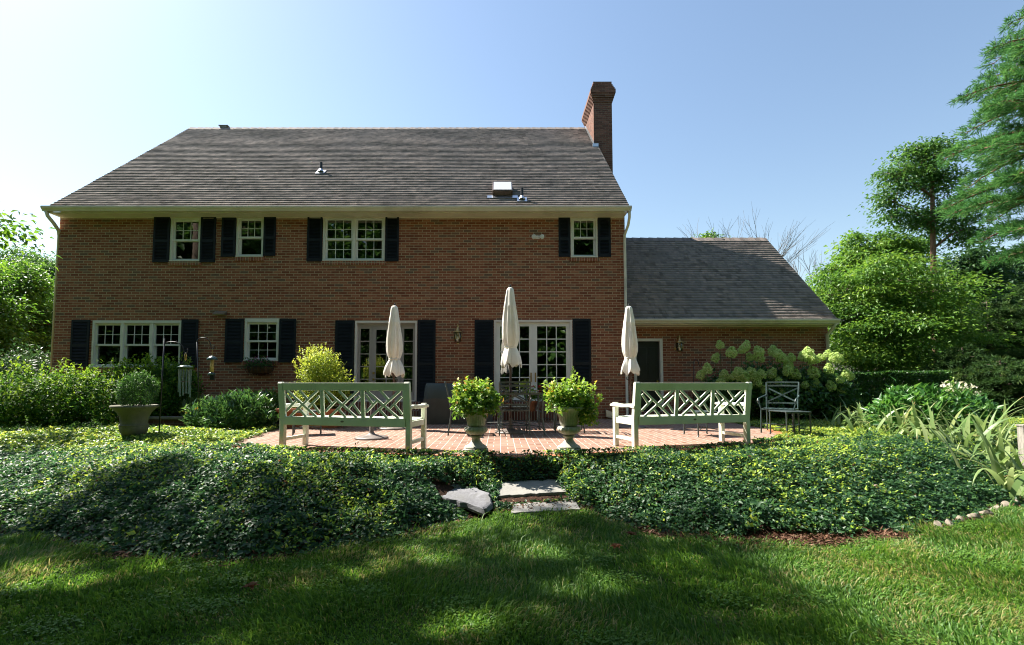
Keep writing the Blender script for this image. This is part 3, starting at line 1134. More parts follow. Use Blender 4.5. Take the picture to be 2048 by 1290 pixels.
# ---- chimney
cx0, cx1, cy0, cy1 = fx(1188, 300, 15.75), fx(1225, 300, 15.75), 15.75, 17.35
ztop = at(1205, 163, 15.75).z
cb = MB()
zc = [(-.3, 0), (ztop - .70, 0)]
cb.bb(cx0, cx1, cy0, cy1, -.3, ztop - .72)
step = .0677
for i in range(5):
    o_ = .022 * (i + 1)
    cb.bb(cx0 - o_, cx1 + o_, cy0 - o_, cy1 + o_, ztop - .72 + step * i, ztop - .72 + step * (i + 1))
for i in range(5):
    o_ = .11 - .0 if i == 0 else .11 - .027 * i
    cb.bb(cx0 - o_, cx1 + o_, cy0 - o_, cy1 + o_, ztop - .72 + step * (5 + i), ztop - .72 + step * (6 + i) + (.04 if i == 4 else 0))
ch = hb(cb, 'chimney', M['brick_dark'])
fb = MB()
zf = ZE + SL * (cy0 - YE)
fb.bb(cx0 - .06, XR + .04, cy0 - .10, cy0 - .004, zf - .12, zf + .02)
fb.prism([(cy0 - .06, zf - .06), (cy1, ZE + SL * (cy1 - YE) - .06), (cy1, ZE + SL * (cy1 - YE) + .12), (cy0 - .03, zf + .12)], cx0 - .012, cx0 - .003, 'x')
hb(fb, 'flashing', M['chrome'], ch)

# ---- garage wing
GXR = 8.84
GYE, GZE, GYR, GZR = 12.68, 2.58, 15.95, 5.74
gdoor = (fx(1268, 740, YG), fx(1326, 740, YG), -.05, fz(1300, 677, YG))
gw = wall_with_holes(XR + .01, GXR, -.3, GZE + .16, YG, [gdoor], .14)
s2 = shell(XR + .01, GXR, YG, 2 * GYR - YG, -.3, GZE + .16, GYR, GZR - .2)
gw.add(s2.v, s2.f)
hb(gw, 'wing_wall', M['brick'])
roof(XR + .06, GXR + .06, GYE, GZE, GYR, GZR, 'wing_roof')
rb = MB()
x = XR + .06
while x < GXR - .2:
    rb.add([(x, GYR - .15, GZR - .12), (x + .3, GYR - .15, GZR - .13), (x + .3, GYR, GZR + .02), (x, GYR, GZR + .035), (x + .3, GYR + .15, GZR - .13), (x, GYR + .15, GZR - .12)], [(0, 1, 2, 3), (3, 2, 4, 5)])
    x += .28
hb(rb, 'ridge_cap', M['shingle'])
tb = MB()
tb.bar((GXR + .03, GYE + .02, GZE - .09), (GXR + .03, GYR, GZR - .09), .04, .14, (0, 0, 1))
hb(tb, 'rake_board', M['gutter'])
eaves(XR + .08, GXR, YG, GYE, GZE, 'wing_')
hb(MB().tube([(GXR - .02, GYE - .02, GZE - .1), (GXR - .02, GYE + .05, GZE - .2), (GXR - .06, YG - .06, GZE - .38), (GXR - .06, YG - .06, -.05)], .042, 10), 'downspout', M['gutter'], smooth=True)
b = MB()
t = .075
b.bb(gdoor[0], gdoor[0] + t, YG - .02, YG + .12, gdoor[2], gdoor[3]).bb(gdoor[1] - t, gdoor[1], YG - .02, YG + .12, gdoor[2], gdoor[3])
b.bb(gdoor[0] + t, gdoor[1] - t, YG - .02, YG + .12, gdoor[3] - t, gdoor[3])
gf = hb(b, 'door_frame', M['trim'], bevel=.005)
gf['label'] = 'white framed dark panel door in the low wing'
b = MB()
dx0, dx1, dz0, dz1 = gdoor[0] + t + .002, gdoor[1] - t - .002, gdoor[2], gdoor[3] - t - .002
b.bb(dx0, dx1, YG + .07, YG + .11, dz0, dz1)
for (a0, a1, c0, c1) in ((.12, .88, .08, .42), (.12, .46, .5, .92), (.54, .88, .5, .92)):
    b.bb(dx0 + (dx1 - dx0) * a0, dx0 + (dx1 - dx0) * a1, YG + .06, YG + .072, dz0 + (dz1 - dz0) * c0, dz0 + (dz1 - dz0) * c1)
hb(b, 'door', M['darkdoor'], gf, bevel=.006)
hb(MB().tube([(dx1 - .07, YG + .065, .95), (dx1 - .07, YG + .01, .95)], [.03, .026], 12), 'door_knob', M['brass'], gf)
hb(MB().bb(gdoor[0] - .1, gdoor[1] + .1, YG - .4, YG - .003, .001, .16), 'brick_step', M['rowlock_step'], bevel=.005)

# ------------------------------------------------------------------ garden benches
def make_bench(L):
    root = empty('garden_bench')
    H = .925
    # back posts, slightly raked: local -Y is the back of the bench
    for s in (-1, 1):
        x = s * (L / 2 - .035)
        b = MB().prism([(-.035, 0), (.035, 0), (.035, .42), (-.03, H - .02), (-.045, H), (-.085, H), (-.095, H - .02), (-.035, .42)], x - .034, x + .034, 'x')
        b.build('post', M['bench'], root, bevel=.006)
        MB().bb(x - .032, x + .032, .48, .545, 0, .63).build('leg', M['bench'], root, bevel=.006)
        ab = MB().prism([(-.05, .61), (.1, .625), (.3, .612), (.5, .615), (.60, .605), (.615, .585), (.60, .57), (.5, .572), (.3, .565), (.1, .58), (-.045, .56)], x - .042, x + .042, 'x')
        ab.build('arm', M['bench'], root, bevel=.008)
        MB().bb(x - .022, x + .022, .037, .478, .115, .16).build('stretcher', M['bench'], root, bevel=.004)
        MB().bb(x - .02, x + .02, .037, .478, .335, .41).build('seat_rail', M['bench'], root, bevel=.004)
    yb = -.05
    xi = L / 2 - .07
    tr = MB()
    tr.prism([(-.075, H - .115), (-.040, H - .115), (-.052, H - .012), (-.092, H - .012)], -xi, xi, 'x')
    top = tr.build('top_rail', M['bench'], root, bevel=.005)
    sc = MB()
    for i in range(6):
        x = -xi + (2 * xi) * (i + .5) / 6
        sc.tube([(x, -.0785, H - .05), (x, -.0855, H - .05)], .0055, 8)
    sc.build('screw_plug', M['castiron'], top)
    br = MB().prism([(-.045, .34), (-.010, .34), (-.014, .455), (-.049, .455)], -xi, xi, 'x')
    br.build('bottom_rail', M['bench'], root, bevel=.005)
    bp = MB().lathe([(.018, -.002), (.018, .002)], 16)
    MB().add([(v[0] * 1.3, v[2] - .0485, v[1] * .7 + .40) for v in bp.v], bp.f).build('badge', M['castiron'], root)
    # lattice
    z0, z1 = .456, H - .116
    w = 2 * xi / 3

    def yy(z): return -.030 - .036 * (z - z0) / (z1 - z0)
    for k in range(3):
        x0 = -xi + k * w
        b = MB()
        g = .028

        def P(u, v): return (x0 + g * 1.6 + (w - g * 3.2) * u, yy(z0 + (z1 - z0) * v), z0 + (z1 - z0) * v)
        for u in (-.07, 1.07):
            b.bar(P(u, 0), P(u, 1), .034, .026)
        wd = .031
        lines = [((.04, 1), (.90, 0)), ((.96, 1), (.10, 0))]
        half = [((.42, 1), (.645, .665)), ((0, .21), (.335, .655)), ((0, .86), (.20, .50))]
        for a, c in half:
            lines.append((a, c))
            lines.append(((1 - a[0], 1 - a[1]), (1 - c[0], 1 - c[1])))
        for i, (a, c) in enumerate(lines):
            b.bar(P(*a), P(*c), wd, .024 - .0007 * i)
        b.build('lattice_panel', M['bench'], root, bevel=.002, seg=1)
    for j in range(7):
        y = .045 + j * .071
        MB().bb(-xi + .0 - .03, xi + .03, y, y + .060, .412 - .012 * math.sin(j / 6 * 3.14), .434 - .012 * math.sin(j / 6 * 3.14)).build('seat_slat', M['bench'], root, bevel=.005)
    MB().bb(-xi, xi, .505, .54, .325, .408).build('seat_apron', M['bench'], root, bevel=.004)
    return root


A = at(565, 830, 6.72); B = at(820, 830, 6.30)
bench = make_bench(1.93)
def put_bench(o, a, b):
    m = (a + b) / 2
    o.location = (m.x, m.y, 0.002)
    o.rotation_euler.z = math.atan2(b.y - a.y, b.x - a.x)
put_bench(bench, A, B)
tag(bench, 'white lattice back garden bench standing in front of the potted lime green bush', 'bench', 'lattice back benches on the patio')
b2 = copy_tree(bench)
put_bench(b2, at(1268, 830, 6.62), at(1494, 830, 7.15))
tag(b2, 'white lattice back garden bench standing in front of the low wing beside the hydrangea', 'bench')

# ------------------------------------------------------------------ closed umbrellas
def make_umbrella(seed, Lc=1.40, H=2.58, base=True):
    rr = random.Random(seed)
    ph = [rr.random() * 6.28 for _ in range(5)]
    root = empty('patio_umbrella')
    MB().tube([(0, 0, .03), (0, 0, H - .06)], .021, 12).build('pole', M['pole'], root, smooth=True)
    MB().lathe([(.008, 0), (.018, .008), (.022, .022), (.016, .035), (.02, .045), (.006, .06)], 12, (0, 0, H - .055)).build('finial', M['black'], root, smooth=True)
    z0 = H - .05
    prof = [(0, .035), (.02, .058), (.06, .07), (.18, .083), (.33, .102), (.345, .108), (.36, .103), (.5, .122), (.65, .138), (.80, .147), (.92, .143), (1.0, .125), (1.05, .108), (1.075, .098), (1.10, .105), (1.16, .135), (1.24, .165), (1.32, .182), (1.37, .186), (1.40, .180)]
    seg = 64
    vs, fs = [], []
    for i, (d, r) in enumerate(prof):
        for k in range(seg):
            a = 2 * math.pi * k / seg
            f = min(1, d / .4)
            fold = .13 * math.sin(7 * a + ph[0] + 1.6 * d) + .055 * math.sin(13 * a + ph[1] - 2.4 * d) + .03 * math.sin(21 * a + ph[2] + 3 * d)
            if d > 1.1: fold = fold * .8 + .07 * math.sin(5 * a + ph[3])
            q = r * (1 + fold * (.35 + .65 * f))
            dz = 0
            if d > 1.2: dz = (d - 1.2) * (.13 * math.sin(5 * a + ph[4]) + .12 * math.sin(8 * a + ph[1]))
            vs.append((q * math.cos(a) + .012 * math.sin(3 * d + ph[2]), q * math.sin(a), z0 - d * Lc / 1.4 + dz))
    for i in range(len(prof) - 1):
        for k in range(seg):
            k2 = (k + 1) % seg
            fs.append((i * seg + k, (i + 1) * seg + k, (i + 1) * seg + k2, i * seg + k2))
    fs.append(tuple(range(seg)))
    cn = MB().add(vs, fs).build('canopy', M['canvas'], root, smooth=True)
    zt = z0 - 1.075 * Lc / 1.4
    MB().lathe([(.103, -.012), (.109, 0), (.103, .012)], 32, (0, 0, zt)).build('tie_strap', M['canvas'], cn, smooth=True)
    rb_ = MB()
    for k in range(8):
        a = 2 * math.pi * k / 8 + .2
        rb_.tube([(.03 * math.cos(a), .03 * math.sin(a), z0 - 1.25), (.10 * math.cos(a), .10 * math.sin(a), z0 - 1.36)], .006, 5)
    rb_.tube([(0, 0, z0 - 1.44), (0, 0, z0 - 1.34)], .035, 10)
    rb_.tube([(0, -.03, z0 - 1.52), (.05, -.05, z0 - 1.52), (.05, -.05, z0 - 1.47)], .010, 6)
    rb_.build('runner', M['pole'], root)
    return root


def add_base(root, r=.27):
    def fn(rr_, z, a):
        return rr_ * (1 + (.012 * math.sin(40 * a) if .1 < rr_ < .26 else 0))
    MB().lathe([(r, 0), (r + .004, .012), (r - .01, .026), (r * .8, .038), (r * .5, .052), (r * .25, .068), (.05, .085), (.036, .11), (.034, .26), (.028, .27)], 80, (0, 0, .001), fn).build('base', M['castiron'], root, smooth=True)


def pole_at(px, Y, ):
    return at(px, 800, Y).x


UM = [(788, 9.7, 607, 'closed cream umbrella furled in front of the screened door', 1),
      (1021, 8.95, 570, 'closed cream umbrella rising from the glass table, tallest of the umbrellas', 2),
      (1260, 10.0, 608, 'closed cream umbrella at the house corner beside the low wing', 3)]
for px, Y, py, lab, sd in UM:
    H = at(px, py, Y).z
    u = make_umbrella(sd, 1.40 if sd != 2 else 1.46, H)
    add_base(u, .29)
    u.location = (at(px, (py + 850) / 2, Y).x, Y, .001)
    u.rotation_euler.z = sd * 1.3
    tag(u, lab, 'umbrella', 'closed patio umbrellas')
st = empty('umbrella_stand')
add_base(st, .27)
MB().tube([(0, 0, .10), (0, 0, .55)], .026, 12).build('socket_tube', M['pole'], st, smooth=True)
q = atz(743, 877, 0)
st.location = (q.x, q.y, .001)
tag(st, 'bronze ribbed umbrella stand without an umbrella behind the bench by the screened door', 'umbrella stand')

# ------------------------------------------------------------------ iron chairs, stools, table
def make_chair(mat='iron', scroll=True):
    """faces +Y; back at -Y"""
    m = M[mat]
    root = empty('patio_chair')
    w, d, sh, H = .27, .24, .43, .92
    seat = MB()
    for i in range(7):
        x = -w + .03 + (2 * w - .06) * i / 6
        seat.bb(x - .028, x + .028, -d, d, sh - .004, sh + .004)
    seat.bb(-w, w, -d - .0, -d + .03, sh - .016, sh + .012).bb(-w, w, d - .03, d, sh - .016, sh + .012)
    seat.bb(-w, -w + .03, -d + .03, d - .03, sh - .016, sh + .012).bb(w - .03, w, -d + .03, d - .03, sh - .016, sh + .012)
    seat.build('seat', m, root)
    bk = MB()
    for s in (-1, 1):
        bk.tube([(s * (w - .012), -d + .01, sh - .01), (s * (w - .008), -d - .03, sh + .22), (s * w, -d - .10, H)], .0135, 8)
    for (z, o) in ((H, -.10), (H - .065, -.088), (sh + .10, -.008)):
        bk.bar((-w - .0, -d + o, z), (0, -d + o - .012, z + .006), .030, .012).bar((0, -d + o - .012, z + .006), (w, -d + o, z), .030, .012)
    for s in (-1, 1):
        bk.bar((s * -(w - .01), -d - .082 + s * .003, H - .10), (s * (w - .015), -d - .012 + s * .003, sh + .12), .026, .006)
    bk.build('backrest', m, root)
    for sx in (-1, 1):
        MB().tube([(sx * (w - .012), d - .015, sh), (sx * (w - .005), d + .005, 0)], .0135, 8).build('leg', m, root)
        MB().tube([(sx * (w - .012), -d + .015, sh), (sx * (w - .005), -d - .045, 0)], .0135, 8).build('leg', m, root)
        am = MB().tube([(sx * w, -d - .045, sh + .25), (sx * (w + .02), -d + .1, sh + .23), (sx * (w + .03), d - .08, sh + .20), (sx * (w + .03), d + .02, sh + .19), (sx * (w + .03), d + .055, sh + .155), (sx * (w + .03), d + .04, sh + .115), (sx * (w + .03), d + .005, sh + .12), (sx * (w + .03), d + .0, sh + .145)], .0115, 8)
        am.tube([(sx * (w + .03), d - .03, sh + .195), (sx * (w + .02), d - .02, sh + .1), (sx * (w - .01), d - .02, sh)], .0105, 8)
        am.build('arm', m, root)
    sb = MB()
    for s in (-1, 1):
        sb.tube([(s * (w - .008), -d - .02, .15), (s * (w - .008), d - .005, .15)], .008, 6)
    sb.tube([(-w, 0, .15), (w, 0, .15)], .008, 6)
    sb.build('stretcher', m, root)
    return root


def put(o, x, y, rz, z=.002, s=None):
    o.location = (x, y, z)
    o.rotation_euler = (0, 0, rz)
    if s: o.scale = (s, s, s)
    return o


chair = make_chair()
GC = 'iron chairs on the patio'
q = atz(1027, 868, 0)
put(chair, q.x, q.y, R(3))
tag(chair, 'dark iron chair with its crossed back towards us at the glass table', 'chair', GC)
q = atz(915, 866, 0)
put(copy_tree(chair), q.x + .13, 8.75, R(-84))
c_ = COL.objects[-1]


def chair_copy(x, y, rz, label, mat=None, z=.002):
    o = copy_tree(chair)
    put(o, x, y, rz, z)
    o['label'] = label
    if mat:
        for ch_ in o.children:
            ch_.data = ch_.data.copy()
            ch_.data.materials[0] = M[mat]
    return o


# the copy made just above: name and label it
for o in scene.objects:
    if o.name.startswith('patio_chair') and o is not chair and o.parent is None:
        o['label'] = 'dark iron chair seen from the side between the grill cover and an urn'
chair_copy(at(1148, 800, 9.15).x - .12, 9.15, R(86), 'dark iron chair almost hidden behind the right urn of red flowers')
chair_copy(at(1030, 800, 9.75).x, 9.85, R(182), 'dark iron chair on the far side of the glass table')
q = at(1560, 850, 8.85)
chair_copy(q.x + .06, 8.95, R(140), 'grey green iron chair with scrolled arms beside the hydrangea', 'iron_light')

def make_stool(mat, w=.24, d=.22, h=.42):
    root = empty('iron_side_table')
    tp = MB()
    tp.bb(-w, w, -d, d, h - .012, h).bb(-w, w, -d - .0, -d + .02, h - .03, h - .0125).bb(-w, w, d - .02, d, h - .03, h - .0125)
    tp.build('table_top', M[mat], root, bevel=.003)
    for sx in (-1, 1):
        for sy in (-1, 1):
            MB().tube([(sx * (w - .015), sy * (d - .015), h - .013), (sx * (w - .015), sy * (d - .015), .02), (sx * (w - .005), sy * (d - .01), 0)], .0135, 8).build('leg', M[mat], root)
    MB().tube([(-w + .015, -d + .015, .10), (0, 0, .13), (w - .015, d - .015, .10)], .007, 6).tube([(w - .015, -d + .015, .10), (0, 0, .142), (-w + .015, d - .015, .10)], .007, 6).build('stretcher', M[mat], root)
    return root


stool = make_stool('iron')
q = at(1577, 860, 8.55)
put(stool, q.x + .03, 8.55, R(8))
tag(stool, 'low dark iron side table in front of the grey green chair', 'side table', 'low iron tables')
for (px, Y, rz, lab) in ((615, 8.7, 20, 'low dark iron table behind the left bench by its left leg'), (680, 10.2, -15, 'low iron table near the terracotta trough behind the left bench'), (1405, 8.5, 12, 'low thin legged iron table behind the right bench')):
    o = copy_tree(stool)
    put(o, at(px, 850, Y).x, Y, R(rz))
    o['label'] = lab

tab = empty('dining_table', (at(1026, 800, 9.0).x, 9.0, .002))
tag(tab, 'iron dining table with a clear glass top and the tall umbrella through it', 'table')
w = .60
MB().bb(-w, w, -w, w, .735, .745).build('table_top', M['tableglass'], tab, bevel=.003)
fb = MB()
for s in (-1, 1):
    fb.bb(-w + .01, w - .01, s * (w - .02) - .012, s * (w - .02) + .012, .705, .733)
    fb.bb(s * (w - .02) - .012, s * (w - .02) + .012, -w + .033, w - .033, .705, .733)
fb.build('table_frame', M['iron'], tab)
for sx in (-1, 1):
    for sy in (-1, 1):
        MB().tube([(sx * (w - .09), sy * (w - .09), .71), (sx * (w - .10), sy * (w - .10), .3), (sx * (w - .06), sy * (w - .06), 0)], .017, 8).build('leg', M['iron'], tab)
MB().tube([(-w + .1, -w + .1, .14), (0, 0, .17), (w - .1, w - .1, .14)], .008, 6).tube([(w - .1, -w + .1, .14), (0, 0, .186), (-w + .1, w - .1, .14)], .008, 6).build('stretcher', M['iron'], tab)

# ------------------------------------------------------------------ foliage builders
def shell_points(n, rad, lump=.12, inner=.62, seed=0, top=-0.35):
    """points through the outer part of a lumpy ellipsoid; returns P, outward normal"""
    r_ = np.random.default_rng(seed)
    d = r_.normal(size=(int(n * 1.6), 3))
    d = unit(d)
    d = d[d[:, 2] > top][:n]
    th = np.arctan2(d[:, 1], d[:, 0])
    lumps = 1 + lump * (np.sin(3 * th + seed) * np.cos(4 * d[:, 2] + seed) + .7 * np.sin(7 * th + 2.1 * seed + 5 * d[:, 2]) + .5 * np.sin(11 * d[:, 0] + 9 * d[:, 2] + seed))
    rr = (inner + (1 - inner) * r_.random(len(d)) ** .6) * lumps
    P = d * rr[:, None] * np.array(rad)
    return P, unit(d / np.array(rad))


def rnd_dirs(n, r_=None):
    return unit((r_ or rng).normal(size=(n, 3)))


def bush(name, mat, c, rad, n, L, asp=.5, parent=None, lump=.12, inner=.6, seed=1, up=.3, rlo=0., rhi=1., top=-.35, shoots=0, sh_len=.2, noisy=.6, fold=.2, droop=.15):
    r_ = np.random.default_rng(seed)
    P, N = shell_points(n, rad, lump, inner, seed, top)
    n = len(P)
    D = unit(N * (1 - noisy) + rnd_dirs(n, r_) * noisy + np.array([0, 0, up]))
    NN = unit(N + np.array([0, 0, .8]) + rnd_dirs(n, r_) * .5)
    rn = np.clip(rlo + (rhi - rlo) * r_.random(n) ** 1.3, 0, 1)
    parts = [leaf_arrays(P, D, NN, L * (.6 + .7 * r_.random(n)), L * asp * (.6 + .7 * r_.random(n)), fold, droop, rn, hexa=L > .05)]
    if shoots:
        S, SN = shell_points(shoots, rad, lump, .95, seed + 5, .15)
        m = 9
        base = np.repeat(S, m, 0)
        dirs = unit(SN * .6 + np.array([0, 0, 1.0]) + rnd_dirs(len(S), r_) * .35)
        ln = sh_len * (.4 + .9 * r_.random(len(S)))
        t = np.tile(np.linspace(0, 1, m), len(S))
        PP = base + np.repeat(dirs * ln[:, None], m, 0) * t[:, None]
        DD = unit(rnd_dirs(len(PP), r_) + np.repeat(dirs, m, 0) * .9)
        parts.append(leaf_arrays(PP, DD, unit(np.repeat(dirs, m, 0) + rnd_dirs(len(PP), r_) * .5), L * (.6 + .6 * r_.random(len(PP))), L * asp * .9, fold, droop, np.clip(.72 + .28 * r_.random(len(PP)), 0, 1), hexa=L > .05))
    V, F, A = cat_arrays(parts)
    o = mesh_np(name, V, F, mat, parent, {'rnd': A})
    o.location = c
    return o


def twigs(name, c, rad, n, r0, mat, parent=None, seed=0, base=None):
    rr = random.Random(seed)
    b = MB()
    for i in range(n):
        a = rr.random() * 6.28
        e = rr.uniform(.2, 1.3)
        tip = Vector((math.cos(a) * math.cos(e) * rad[0], math.sin(a) * math.cos(e) * rad[1], math.sin(e) * rad[2])) * .85
        s = Vector((math.cos(a) * .06, math.sin(a) * .06, 0)) + (Vector(base) if base else Vector((0, 0, -rad[2])))
        m_ = s.lerp(tip, .5) + Vector((rr.uniform(-.1, .1), rr.uniform(-.1, .1), .05)) * rad[0]
        b.tube([s, m_, tip], [r0, r0 * .7, r0 * .3], 5)
    o = b.build(name, mat, parent)
    o.location = c
    return o


# ------------------------------------------------------------------ urns
def urn_bowl_fn(r, z, a):
    return r


def make_urn():
    root = empty('stone_urn')
    MB().bb(-.185, .185, -.185, .185, 0, .085).build('plinth', M['urn'], root, bevel=.008)
    MB().lathe([(.165, .086), (.172, .10), (.165, .115), (.15, .125), (.105, .155), (.07, .20), (.062, .235), (.075, .25), (.095, .258), (.095, .275), (.07, .285), (.0, .285)], 40).build('stem', M['urn'], root, smooth=True)

    def gad(r, z, a): return r * (1 + .055 * abs(math.sin(9 * a)) * (1 if .30 < z < .41 else 0))
    MB().lathe([(.03, .286), (.09, .292), (.135, .315), (.165, .345), (.175, .37), (.165, .40), (.14, .412), (.10, .416)], 108, (0, 0, 0), gad).build('gadroon', M['urn'], root, smooth=True)

    def flu(r, z, a): return r * (1 - (.022 * (1 + math.sin(26 * a)) if .42 < z < .66 else 0))
    MB().lathe([(.09, .417), (.125, .425), (.138, .45), (.145, .50), (.158, .56), (.185, .62), (.215, .655), (.235, .672), (.262, .682), (.275, .695), (.272, .708), (.255, .714), (.235, .706), (.215, .68), (.20, .64), (.0, .62)], 156, (0, 0, 0), flu, caps=False).build('bowl', M['urn'], root, smooth=True)
    return root


urn = make_urn()
uq = atz(950, 905, 0); uq.y = 6.30; uq.x = at(952, 860, 6.30).x
put(urn, uq.x, uq.y, R(4), s=.84)
tag(urn, 'fluted stone urn left of the stepping stones, holding a full round geranium', 'urn', 'stone urns at the patio edge')
u2 = copy_tree(urn)
vq = at(1138, 860, 6.32)
put(u2, vq.x, 6.32, R(-7), s=.85)
u2['label'] = 'fluted stone urn right of the stepping stones, holding a loose leggy geranium'
g1 = empty('geranium_plant', (uq.x, uq.y, .475))
bush('foliage', M['gera'], (0, 0, .17), (.30, .29, .235), 2300, .055, .85, g1, .16, .45, 3, .25, shoots=60, sh_len=.09, top=-.6)
twigs('stems', (0, 0, .0), (.22, .22, .3), 16, .006, M['stem'], g1, 1, (0, 0, -.03))
bush('flowers', M['red'], (.16, -.02, .28), (.05, .05, .03), 60, .03, .9, g1, .1, .3, 9)
tag(g1, 'round leafy green geranium filling the left stone urn', 'plant', 'geraniums in the urns')
g2 = empty('geranium_plant', (vq.x, vq.y, .495))
bush('foliage', M['gera'], (.0, 0, .14), (.26, .25, .20), 1500, .055, .85, g2, .28, .4, 8, .3, shoots=70, sh_len=.16, top=-.4)
bush('foliage', M['gera'], (.22, -.06, .05), (.14, .12, .20), 420, .055, .85, g2, .25, .3, 11, -.2, shoots=8, top=-.9)
bush('foliage', M['gera'], (.0, 0, .32), (.07, .07, .12), 170, .05, .85, g2, .25, .3, 14, .4, shoots=8, top=-.9)
bush('foliage', M['gera'], (.17, .02, .27), (.09, .08, .11), 210, .05, .85, g2, .25, .3, 15, .4, shoots=6, top=-.9)
twigs('stems', (0, 0, .0), (.22, .22, .36), 18, .006, M['stem'], g2, 2, (0, 0, -.03))
tag(g2, 'loose geranium with trailing shoots in the right stone urn', 'plant', 'geraniums in the urns')

# big weathered planter at left with its clipped box ball
bq = at(268, 850, 8.1)
bu = empty('garden_planter', (bq.x, 8.1, -.12))
bu.scale = (.77, .77, 1)
def ring(r, z, a): return r * (1 - (.03 * max(0, math.cos(4 * a)) ** 6 if .12 < z < .5 else 0))
MB().lathe([(.155, 0), (.16, .07), (.15, .085), (.15, .12), (.20, .17), (.245, .23), (.265, .30), (.262, .33), (.25, .345), (.248, .40), (.265, .47), (.305, .54), (.37, .60), (.425, .625), (.437, .635), (.432, .662), (.41, .666), (.36, .64), (.0, .60)], 72, (0, 0, 0), ring, caps=False).build('bowl', M['bigurn'], bu, smooth=True)
MB().lathe([(.262, .322), (.272, .335), (.258, .35)], 60).build('band', M['bigurn'], bu, smooth=True)
tag(bu, 'large weathered flared garden planter holding a clipped round box bush', 'planter')
bx = empty('box_bush', (bq.x + .04, 8.1, .50))
bush('foliage', M['boxwood'], (0, 0, .26), (.36, .35, .31), 9000, .028, .6, bx, .05, .70, 21, .35, shoots=120, sh_len=.07, top=-.75)
twigs('stems', (0, 0, .0), (.30, .30, .45), 20, .008, M['bark'], bx, 4, (0, 0, -.05))
bx.scale = (.80, .80, 1)
tag(bx, 'dense clipped round box bush growing in the big weathered planter', 'bush')

# lime bush in a terracotta trough behind the left bench
tq = at(625, 830, 10.0)
tp = empty('terracotta_trough', (tq.x, 10.0, .004))
b = MB()
b.add([(-.52, -.20, 0), (.52, -.20, 0), (.52, .20, 0), (-.52, .20, 0), (-.60, -.27, .34), (.60, -.27, .34), (.60, .27, .34), (-.60, .27, .34)], [(0, 1, 5, 4), (1, 2, 6, 5), (2, 3, 7, 6), (3, 0, 4, 7), (3, 2, 1, 0)])
b.build('body', M['terracotta'], tp)
b = MB().bb(-.63, .63, -.30, -.24, .33, .39).bb(-.63, .63, .24, .30, .33, .39).bb(-.63, -.57, -.24, .24, .33, .39).bb(.57, .63, -.24, .24, .33, .39)
b.build('rim', M['terracotta'], tp, bevel=.012)
MB().bb(-.57, .57, -.24, .24, .28, .32).build('soil', M['bark'], tp)
tag(tp, 'long terracotta trough standing behind the left bench', 'planter')
lb = empty('lime_bush', (at(642, 760, 10.0).x, 10.0, .33))
bush('foliage', M['lime'], (-.02, 0, .78), (.42, .36, .46), 4200, .055, .45, lb, .2, .3, 31, .15, shoots=110, sh_len=.16, top=-.8)
bush('foliage', M['lime'], (.28, -.05, .45), (.36, .32, .36), 2400, .055, .45, lb, .2, .3, 33, .15, shoots=50, sh_len=.14, top=-.8)
bush('foliage', M['lime'], (-.12, -.06, .28), (.46, .30, .34), 2000, .055, .45, lb, .2, .3, 35, .1, top=-.8)
twigs('stems', (0, 0, .1), (.35, .3, .95), 26, .006, M['stem'], lb, 5, (0, 0, -.05))
tag(lb, 'tall bright lime green bush growing in the terracotta trough', 'bush')

# covered grill
q0, q1 = at(848, 800, 11.0), at(985, 800, 11.0)
gr = empty('covered_grill', ((q0.x + q1.x) / 2, 11.0, .004))
hw = (q1.x - q0.x) / 2
zt = at(900, 767, 11.0).z
vs, fs = [], []
lev = [(0, 1.0, .34), (.12, 1.005, .345), (.3, .99, .335), (.52, .985, .335), (.56, .97, .33), (.64, .96, .325), (.78, .945, .30), (zt - .05, .93, .26), (zt, .90, .23)]
seg = 72
for (z, fxx, dd) in lev:
    for k in range(seg):
        a = 2 * math.pi * k / seg
        c, s = math.cos(a), math.sin(a)
        e = .34
        xx = math.copysign(abs(c) ** e, c) * hw * fxx
        yy_ = math.copysign(abs(s) ** e, s) * dd
        fo = (.018 * math.sin(9 * a + z * 3) + .010 * math.sin(17 * a - z * 5) + .006 * math.sin(31 * a + z * 9)) * (1.2 - z * .6)
        sag = -.03 * (1 - abs(c)) if z > zt - .2 else 0
        vs.append((xx * (1 + fo * .5), yy_ * (1 + fo * 1.6), z + sag * .4 + .006 * math.sin(7 * a + z * 4)))
for i in range(len(lev) - 1):
    for k in range(seg):
        k2 = (k + 1) % seg
        fs.append((i * seg + k, i * seg + k2, (i + 1) * seg + k2, (i + 1) * seg + k))
fs.append(tuple(range((len(lev) - 1) * seg, len(lev) * seg)))
nl = 4
lo = [f for f in fs if max(f) < (nl + 1) * seg]
hi = [f for f in fs if min(f) >= nl * seg]
cv = MB().add(vs, hi).build('cover', M['cover'], gr, smooth=True)
MB().add(vs, lo).build('cover_skirt', M['cover2'], gr, smooth=True)
tag(gr, 'grey green cloth cover draped over a grill against the brick wall', 'grill')

